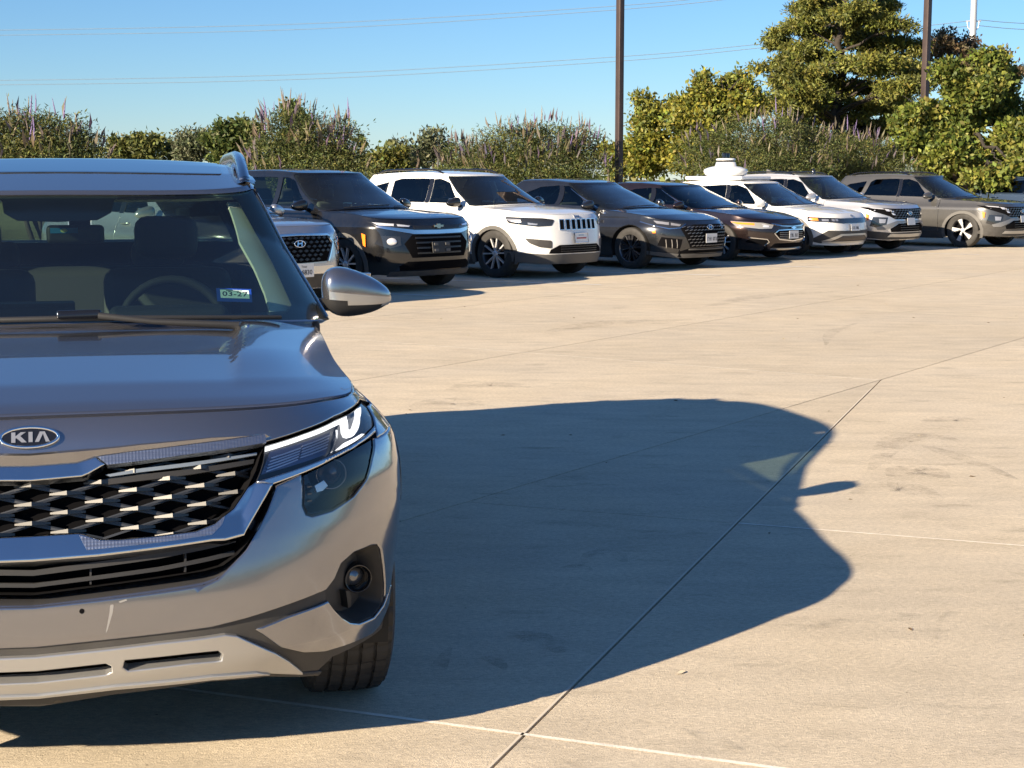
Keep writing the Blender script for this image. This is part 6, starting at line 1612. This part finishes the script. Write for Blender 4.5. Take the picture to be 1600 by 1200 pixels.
def crown(rg, lobes, per, k, cr, size, aspect, cols, droop=0., shell=.55, updir=.3, zmin=None):
    """lobes: (x,y,z,rx,ry,rz); clusters of k leaves sit mostly near each lobe's outside"""
    VV, FF, CC = [], [], []; base = 0
    vol = np.array([l[3] * l[4] + l[3] * l[5] + l[4] * l[5] for l in lobes]); cnt = np.maximum(3, (per * vol / vol.sum()).astype(int))
    for l, m in zip(lobes, cnt):
        d = rg.normal(size=(m, 3)); d /= np.linalg.norm(d, axis=1, keepdims=True)
        r = rg.uniform(shell, 1.05, m) ** .7
        lump = .92 + .26 * np.sin(d[:, 0] * 5 + l[0] * 3) * np.sin(d[:, 1] * 4 + l[1]) + .16 * np.sin(d[:, 2] * 7 + l[2] * 5)
        P = np.array(l[:3]) + d * (r * lump)[:, None] * np.array(l[3:6])
        if zmin is not None: P = P[P[:, 2] > zmin]; d = d[:len(P)]
        m = len(P); cc = palette(rg, m, cols, .16)
        C = np.repeat(P, k, 0) + rg.normal(0, cr, (m * k, 3)) * np.array([1, 1, .75])
        D = np.repeat(d, k, 0) * .6 + rg.normal(0, .8, (m * k, 3)) + np.array([0, 0, updir - droop])
        col = np.repeat(cc, k, 0) * rg.uniform(.7, 1.3, (m * k, 1))
        V, F, c = leaves(C, D, np.full(m * k, size), aspect, col, rg)
        VV.append(V); FF.append(F + base); CC.append(c); base += len(V)
    return np.concatenate(VV), np.concatenate(FF), np.concatenate(CC)
def limb(p, q, r0, r1, rg, bend=.12, n=7):
    p, q = np.array(p, float), np.array(q, float); t = np.linspace(0, 1, n)[:, None]; L = np.linalg.norm(q - p)
    pts = p + (q - p) * t + np.sin(t * math.pi) * rg.normal(0, bend * L, 3) * [.5, .5, .3] + rg.normal(0, .012 * L, (n, 3)) * (t > 0)
    return pts, np.linspace(r0, r1, n)
def woody(root, lobes, rg, r0, trunk_top, mat=None, twigs=2):
    m = MB(); top = np.array(trunk_top, float); pts, rr = limb((0, 0, 0), top, r0, r0 * .45, rg, .04, 9); tube(pts, rr, 9, mb=m)
    tr = m.build('trunk', mat or M_BARK, root)
    b = MB()
    for l in lobes:
        s = pts[rg.integers(3, 9)] if l[2] < top[2] else top
        q = np.array(l[:3]); lp, lr = limb(s, q, r0 * .30, r0 * .08, rg); tube(lp, lr, 6, mb=b)
        for _ in range(twigs):
            d = rg.normal(size=3); d[2] = abs(d[2]) * .6; d /= np.linalg.norm(d); e = q + d * np.array(l[3:6]) * .85
            lp2, lr2 = limb(lp[rg.integers(3, 6)], e, r0 * .13, r0 * .04, rg); tube(lp2, lr2, 5, mb=b)
    b.build('branches', M_TWIG, root)
def sight(px, py, depth):
    """point of the world at this distance that the photograph shows at (px, py)"""
    u, v = (px - 800) / 2400, (py - 600) / 2400; c, s = math.cos(PITCH), math.sin(PITCH); t = depth / (c - v * s)
    return np.array([u * t, depth, CAM_H - (v * c + s) * t])
def place_at(px, depth, py=230): return sight(px, py, depth)[0], depth
def zpx(y, depth): return sight(800, y, depth)[2]
def plant(name, label, cat, px, depth, group=None):
    x, y = place_at(px, depth); e = empty(name, (x, y, 0)); tag(e, label, cat, group); return e, x, y
def lobes_px(L, depth, x0, dy=0., sq=.8):
    """lobes given in the photograph: (px, py, half width px, half height px[, depth shift])"""
    k = depth / 2400; out = []
    for q in L:
        d = depth + (q[4] if len(q) > 4 else 0); s = d / 2400
        w_ = sight(q[0], q[1], d); out.append((w_[0] - x0, d - depth, w_[2], q[2] * s, q[2] * s * sq, q[3] * s))
    return out
VITEX = [(.075, .105, .034), (.105, .13, .04), (.14, .155, .045), (.115, .12, .055), (.06, .085, .032), (.165, .165, .05)]
SPIKE = [(.16, .135, .10), (.19, .16, .10), (.14, .12, .12), (.20, .17, .11), (.13, .10, .15)]
def spike_mesh():
    m = MB(); n = 7; z = np.linspace(0, 1, n); r = .055 * np.array([.5, .9, 1, .85, .7, .45, .1])
    pts = np.stack([.06 * np.sin(z * 2.2), 0 * z, z], 1)
    V = []; 
    for i in range(n):
        for k in range(5):
            a = 2 * math.pi * k / 5 + i * .6; V.append(pts[i] + r[i] * (1 + .35 * ((i + k) % 2)) * np.array([math.cos(a), math.sin(a), 0]))
    F = [(i * 5 + k, i * 5 + (k + 1) % 5, (i + 1) * 5 + (k + 1) % 5, (i + 1) * 5 + k) for i in range(n - 1) for k in range(5)]
    m.add(np.array(V), F, None, 0, True); return m
M_SPK = [pbr('flower_spike_%s' % 'abcd'[i], c, .85) for i, c in enumerate([(.17, .14, .13), (.20, .165, .12), (.17, .13, .27), (.22, .18, .13)])]
SPK_ME = None
def vitex(label, px, depth, L, seed, nclu=900, spikes=70, more=160, top_bias=.4, size=.085):
    global SPK_ME
    rg = np.random.default_rng(seed); root, x0, y0 = plant('flowering_shrub', label, 'shrub', px, depth, 'chaste shrubs with flower spikes behind the cars')
    lb = lobes_px(L, depth, x0)
    st = MB()
    for l in lb:
        lp, lr = limb((rg.normal(0, .15), rg.normal(0, .1), 0), l[:3], .05, .015, rg); tube(lp, lr, 6, mb=st)
    st.build('stems', M_TWIG, root)
    V, F, C = crown(rg, lb, int(nclu * 1.5), 12, .10, size * .82, .26, VITEX, droop=.25, shell=.5)
    cloud(V, F, C, 'crown', root)
    if SPK_ME is None:
        SPK_ME = []
        for mt in M_SPK:
            o = spike_mesh().build('flower_spike', mt); SPK_ME.append(o.data); bpy.data.objects.remove(o)
    PP = []
    for l in lb:
        n = int(600 * l[3] * l[5] / sum(q[3] * q[5] for q in lb)) + 4
        d = rg.normal(size=(n, 3)); d[:, 2] = np.abs(d[:, 2]) * 1.2 - .35; d[:, 1] = -np.abs(d[:, 1]); d /= np.linalg.norm(d, axis=1, keepdims=True)
        for dd in d: PP.append((np.array(l[:3]) + dd * np.array(l[3:6]) * rg.uniform(.92, 1.06), dd))
    rg.shuffle(PP) if 0 else None
    idx = np.argsort([-(p[0][2]) + rg.normal(0, .35) for p in PP])[:int(spikes * .42)]
    for i in idx:
        p, d = PP[i]; o = bpy.data.objects.new('flower_spike', SPK_ME[rg.integers(0, 4)]); COL.objects.link(o); o.parent = root
        L_ = rg.uniform(.16, .42); up = Vector((d[0] * .35 + rg.normal(0, .12), d[1] * .2, 1)).to_track_quat('Z', 'Y')
        o.location = p; o.rotation_mode = 'QUATERNION'; o.rotation_quaternion = up; o.scale = (L_ * .62, L_ * .62, L_)
    # the spikes too many to tell apart, lower on the flanks
    rest = [PP[i] for i in rg.permutation(len(PP))[:int(more * .38)]]; P = np.array([p for p, d in rest]); D = np.array([[d[0] * .4, d[1] * .3, 1] for p, d in rest]) + rg.normal(0, .18, (len(rest), 3))
    V, F, C = leaves(np.repeat(P, 2, 0), np.repeat(D, 2, 0), np.full(2 * len(P), .26), .16, np.repeat(palette(rg, len(P), SPIKE, .15), 2, 0), rg)
    tag(cloud(V, F, C, 'flower_spikes', root), kind='stuff')
    return root
vitex('flowering shrub with purple spikes behind the grey car at the left edge', 70, 24.0, [(-20, 225, 60, 45), (35, 215, 50, 40), (85, 215, 52, 36), (130, 235, 34, 32), (60, 255, 110, 34)], 11, 1300, 90, 200)
vitex('tall flowering shrub with spiky sparse right side behind the black crossover', 470, 27.5, [(455, 215, 52, 48), (425, 245, 44, 34), (500, 230, 42, 42), (540, 228, 26, 40), (480, 262, 100, 30), (545, 262, 30, 24)], 12, 1500, 95, 240)
vitex('broad dome of flowering shrub behind the white crossover and dark grey saloon', 840, 32.5, [(800, 228, 52, 34), (860, 226, 58, 34), (910, 236, 36, 34), (760, 250, 36, 26), (840, 262, 108, 30)], 13, 1700, 60, 380)
vitex('low pinkish flowering shrub left of the broad dome', 725, 34.0, [(715, 248, 26, 26), (745, 252, 24, 24), (725, 268, 46, 16)], 14, 500, 30, 160, size=.07)
vitex('grey flowering shrub behind the roof pod of the white hatchback', 1150, 38.0, [(1110, 236, 48, 34), (1165, 222, 50, 42), (1225, 222, 50, 44), (1268, 236, 36, 40), (1180, 262, 118, 26), (1180, 240, 70, 30, 2.5), (1250, 240, 60, 36, 2.5)], 15, 2900, 60, 420)
vitex('flowering shrub between the cypress trunk and the leafy tree', 1330, 40.5, [(1310, 240, 40, 36), (1352, 246, 40, 32), (1390, 256, 30, 26), (1340, 266, 84, 20), (1340, 250, 70, 34, 2.)], 16, 1700, 45, 260)

def tree(name, label, px, depth, L, seed, cols, clusters, k, cr, size, aspect, r0=.14, trunk_py=None, droop=0., shell=.5, updir=.2, cat='tree', twigs=2, group=None, mat=None, tuft=(.22, .42)):
    rg = np.random.default_rng(seed); root, x0, y0 = plant(name, label, cat, px, depth, group)
    lb = lobes_px(L, depth, x0)
    tp = zpx(trunk_py, depth) if trunk_py is not None else max(l[2] for l in lb) * .7
    woody(root, lb, rg, r0, (0, 0, tp), mat, twigs)
    lb2 = []
    for l in lb:                       # break every bough into several smaller tufts with air between them
        l = (l[0], l[1] + rg.normal(0, .9) * l[3], l[2], l[3], l[4], l[5]); nn = max(3, int(3 + 8 * (l[3] * l[5])))
        for _ in range(nn):
            d = rg.normal(size=3); d /= np.linalg.norm(d); q = rg.uniform(.25, .95)
            s_ = rg.uniform(*tuft); lb2.append((l[0] + d[0] * l[3] * q, l[1] + d[1] * l[4] * q, l[2] + d[2] * l[5] * q, l[3] * s_, l[4] * s_, l[5] * s_ * .9))
    V, F, C = crown(rg, lb2, int(clusters * 1.5), k + 2, cr * .6, size * .74, aspect, cols, droop, .3, updir)
    cloud(V, F, C, 'crown', root); return root
OLIVE = [(.10, .12, .036), (.135, .145, .04), (.165, .165, .045), (.085, .10, .034)]
GREEN = [(.07, .10, .030), (.10, .13, .035), (.12, .145, .04), (.055, .085, .028)]
PALE = [(.13, .15, .085), (.16, .17, .10), (.11, .13, .07)]
YELL = [(.20, .205, .034), (.25, .235, .034), (.17, .19, .036), (.13, .16, .04), (.22, .19, .036)]
CYPR = [(.15, .165, .036), (.19, .195, .04), (.12, .14, .034), (.22, .21, .045), (.10, .115, .036)]
RUST = [(.15, .105, .06), (.17, .12, .075), (.12, .10, .055), (.10, .09, .045)]
BROAD = [(.11, .145, .028), (.15, .18, .032), (.19, .205, .04), (.08, .11, .026), (.21, .205, .045)]
tree('small_tree', 'low olive tree far left of the round green tree', 215, 60, [(190, 236, 26, 18), (225, 230, 30, 20), (265, 240, 26, 18)], 21, OLIVE, 420, 9, .28, .26, .5, .12, 250)
tree('small_tree', 'pale feathery tree just left of the round green tree', 315, 56, [(300, 226, 22, 22), (325, 218, 18, 20), (285, 242, 24, 16)], 22, PALE, 330, 8, .26, .22, .4, .10, 240)
tree('round_tree', 'round dark green tree between the two left flowering shrubs', 370, 46, [(368, 205, 30, 26), (345, 225, 24, 22), (390, 215, 20, 26), (372, 245, 40, 28)], 23, GREEN, 650, 10, .20, .20, .55, .14, 230)
tree('small_tree', 'rounded treetop rising behind the tall flowering shrub', 468, 44, [(466, 185, 22, 20), (470, 205, 34, 22)], 24, GREEN, 300, 10, .18, .18, .55, .12, 220)
tree('small_tree', 'small yellow green bush left of the pale thin tree', 598, 34, [(590, 250, 20, 16), (615, 252, 20, 16), (600, 264, 34, 14)], 25, [(.13, .135, .03), (.16, .15, .03), (.10, .115, .03)], 330, 9, .15, .13, .5, .06, 262)
tree('thin_tree', 'pale thin see through tree above the white crossover roof', 655, 46, [(630, 228, 18, 20), (668, 218, 22, 22), (690, 236, 16, 22), (650, 250, 38, 18)], 26, PALE, 230, 8, .24, .19, .42, .09, 235, twigs=5)
tree('small_tree', 'little yellow tree at the left of the dark lamp post', 950, 47, [(948, 235, 16, 18), (958, 250, 20, 20)], 27, YELL, 200, 9, .2, .18, .5, .07, 255)
tree('yellow_tree', 'yellowing tree right of the dark lamp post', 1085, 46, [(1150, 128, 34, 24), (1100, 140, 34, 26), (1125, 165, 52, 30), (1060, 170, 42, 30), (1010, 180, 36, 28), (1080, 205, 66, 34), (1015, 225, 42, 36), (1000, 262, 50, 24), (1070, 250, 50, 34), (1165, 160, 26, 26)], 28, YELL, 2500, 10, .22, .19, .5, .20, 190, twigs=4, tuft=(.26, .46))
# the tall cypress with layered boughs
rg = np.random.default_rng(31); D_ = 55.0
root, x0, y0 = plant('cypress_tree', 'tall olive cypress with layered boughs rising out of the photo', 'tree', 1305, D_)
bo = [(1215, 60, 26, 14), (1222, 95, 34, 16), (1250, 40, 34, 16), (1262, 75, 40, 16), (1225, 125, 34, 16), (1262, 140, 40, 18), (1220, 160, 36, 18), (1255, 165, 42, 16), (1290, 10, 44, 18), (1340, 15, 44, 20), (1270, -5, 26, 16), (1300, 50, 40, 16), (1345, 55, 44, 18), (1395, 35, 36, 18), (1410, 65, 32, 18), (1380, 95, 40, 16), (1330, 95, 36, 14), (1420, 105, 30, 16), (1400, 135, 44, 16), (1350, 130, 34, 16), (1310, 185, 40, 16), (1345, 165, 36, 14), (1385, 165, 40, 18), (1290, 120, 26, 12), (1240, 185, 34, 14), (1420, 165, 30, 16), (1300, -40, 50, 24), (1350, -45, 44, 22), (1320, -85, 40, 26), (1330, -120, 26, 24), (1370, 200, 40, 18), (1330, 215, 46, 16), (1280, 210, 34, 14), (1255, 112, 34, 16), (1290, 90, 34, 16), (1320, 140, 34, 16), (1260, 20, 34, 18), (1280, 160, 40, 16), (1400, 100, 36, 18), (1360, 75, 36, 16), (1235, 140, 26, 14), (1320, 25, 40, 18), (1375, 10, 40, 18), (1425, 130, 34, 18), (1400, 195, 40, 20)]
lb = lobes_px([(a, b, c, d, rg.uniform(-3.0, 2.5)) for a, b, c, d in bo], D_, x0, sq=1.0)
m = MB(); pts, rr = limb((0, 0, 0), (.25, 0, zpx(-110, D_)), .24, .04, rg, .015, 14); tube(pts, rr, 10, mb=m); m.build('trunk', M_TWIG, root)
for l in lb:
    h = max(.8, l[2] - .5 - .25 * abs(l[0])); s = np.array([np.interp(h, pts[:, 2], pts[:, 0]), np.interp(h, pts[:, 2], pts[:, 1]), h])
    lp, lr = limb(s, l[:3], .055, .02, rg, .06); b = tube(lp, lr, 6)
    for _ in range(3):
        e = np.array(l[:3]) + rg.normal(0, .6, 3) * np.array(l[3:6]); q, w = limb(lp[rg.integers(3, 6)], e, .035, .012, rg); tube(q, w, 5, mb=b)
    b.build('bough', M_TWIG, root)
lb2 = []
for l in lb:
    for _ in range(9):
        d = rg.normal(size=3) * [1, 1, .8]; d /= np.linalg.norm(d); q = rg.uniform(.2, 1.0); s_ = rg.uniform(.36, .56)
        lb2.append((l[0] + d[0] * l[3] * q, l[1] + d[1] * l[4] * q, l[2] + d[2] * l[5] * q - .15 * q, l[3] * s_, l[4] * s_, l[5] * s_ * .75))
V, F, C = crown(rg, lb2, 10000, 14, .10, .15, .36, CYPR, droop=.35, shell=.2); cloud(V, F, C, 'crown', root)
CYB = 1
tree('rusty_tree', 'rusty brown thin tree behind the leafy tree', 1500, 60, [(1480, 62, 30, 24), (1510, 75, 34, 26), (1470, 95, 30, 26), (1550, 92, 32, 12), (1520, 105, 44, 22), (1560, 120, 34, 20)], 32, RUST, 520, 9, .24, .20, .45, .16, 110, twigs=6)
tree('leafy_tree', 'broad leafy green tree over the matt grey crossover', 1510, 42, [(1440, 165, 44, 36), (1500, 140, 50, 38), (1560, 150, 46, 40), (1430, 210, 44, 34), (1490, 205, 56, 42), (1560, 215, 54, 42), (1610, 190, 44, 44), (1450, 248, 46, 30), (1520, 262, 56, 28), (1590, 262, 50, 32), (1535, 110, 34, 22), (1625, 240, 40, 36), (1555, 270, 44, 22, -4.5), (1605, 262, 46, 26, -4.5), (1640, 280, 40, 20, -4.5)], 33, BROAD, 4200, 9, .19, .19, .62, .20, 200, updir=.1, tuft=(.30, .52))
# distant woodland all round the site, one soft mass
rg = np.random.default_rng(41); n = 26000; a = rg.uniform(0, 2 * math.pi, n); R_ = rg.uniform(125, 150, n)
hmax = 3.4 + 1.3 * np.sin(a * 9) * np.sin(a * 23 + 1) + .7 * np.sin(a * 57) + np.where(np.cos(a - math.radians(-90)) > .1, 3.0, 0)
P = np.stack([R_ * np.cos(a), R_ * np.sin(a), rg.uniform(0, 1, n) ** .7 * hmax], 1)
V, F, C = leaves(P, rg.normal(size=(n, 3)), np.full(n, .75), .7, palette(rg, n, GREEN + OLIVE, .2), rg)
tag(cloud(V, F, C, 'far_woodland', None), kind='stuff')

# ----------------------------------------------------------------- posts and wires
M_BRONZE = pbr('bronze_post', (.055, .038, .034), .42, .3, var=(3, .85, 1.2))
def lamp_post(label, px, depth, w):
    x, y = place_at(px, depth, 90); e = empty('lamp_post', (x, y, 0), math.radians(38)); tag(e, label, 'lamp post', None)
    box((0, 0, 4.6), (w, w, 9.2), .012, 1).build('post', M_BRONZE, e)
    box((0, 0, .06), (w * 2.4, w * 2.4, .03), .005, 1).build('base_plate', M_BRONZE, e)
    upright([(0, .30), (.62, .30), (.62, 0)], 20, 0, 0, 0).build('concrete_base', M_CONC, e)
    box((0, .55, 9.15), (.06, 1.0, .06), .008, 1).build('arm', M_BRONZE, e)
    box((0, 1.1, 9.15), (.34, .55, .10), .02, 2).build('lamp_head', M_BRONZE, e)
lamp_post('dark bronze lamp post rising behind the dark grey saloon', 968.5, 33.0, .135)
lamp_post('dark lamp post rising out of the leafy tree', 1447, 47.5, .185)
x, y = place_at(1520.5, 92, 40); e = empty('steel_pole', (x, y, 0)); tag(e, 'pale galvanised power pole far behind the leafy tree', 'power pole')
M_GALV = pbr('galvanised_steel', (.52, .53, .55), .45, .5)
upright([(0, .34), (9, .20), (22, .13), (22, 0)], 20, 0, 0, 0).build('shaft', M_GALV, e)
zi = zpx(33, 92)
for dx in (-.35, .35):
    tube([(0, 0, zi - .7), (dx * .9, 0, zi - .35), (dx, 0, zi)], .035, 6).build('wire_bracket', M_GALV, e)
tube([(-.45, 0, zi), (.45, 0, zi)], .04, 6).build('wire_bracket', M_GALV, e)
M_WIRE = pbr('wire_grey', (.10, .15, .21), .6)
def wire(label, pts, r=.022):
    """points (px, py, depth) joined by a smooth sagging curve"""
    P = np.array([sight(a, b, d) for a, b, d in pts]); t = np.arange(len(P)); o = tube(crom(P, 14), r, 6).build('power_line', M_WIRE); tag(o, label, 'wire', 'power lines across the sky'); return o
wire('upper wire of the low pair of power lines', [(-300, 125, 116), (0, 125.5, 112), (480, 116, 106), (960, 89, 99), (1200, 67.5, 96), (1512, 33, 92)])
wire('lower wire of the low pair of power lines', [(-300, 132, 116), (0, 132.5, 112), (480, 123.5, 106), (960, 96, 99), (1200, 73.5, 96), (1512, 41, 92)])
wire('upper wire of the high pair of power lines', [(-300, 47, 116), (0, 47, 112), (480, 37, 106), (960, 9.5, 99), (1200, -16, 96), (1512, -62, 92)])
wire('lower wire of the high pair of power lines', [(-300, 55, 116), (0, 55, 112), (480, 45.5, 106), (960, 15.5, 99), (1200, -9, 96), (1512, -52, 92)])
wire('upper wire right of the steel power pole', [(1529, 31, 92), (1600, 36.5, 92), (1800, 44, 92), (2100, 40, 92)])
wire('lower wire right of the steel power pole', [(1529, 40, 92), (1600, 46, 92), (1800, 55, 92), (2100, 52, 92)])
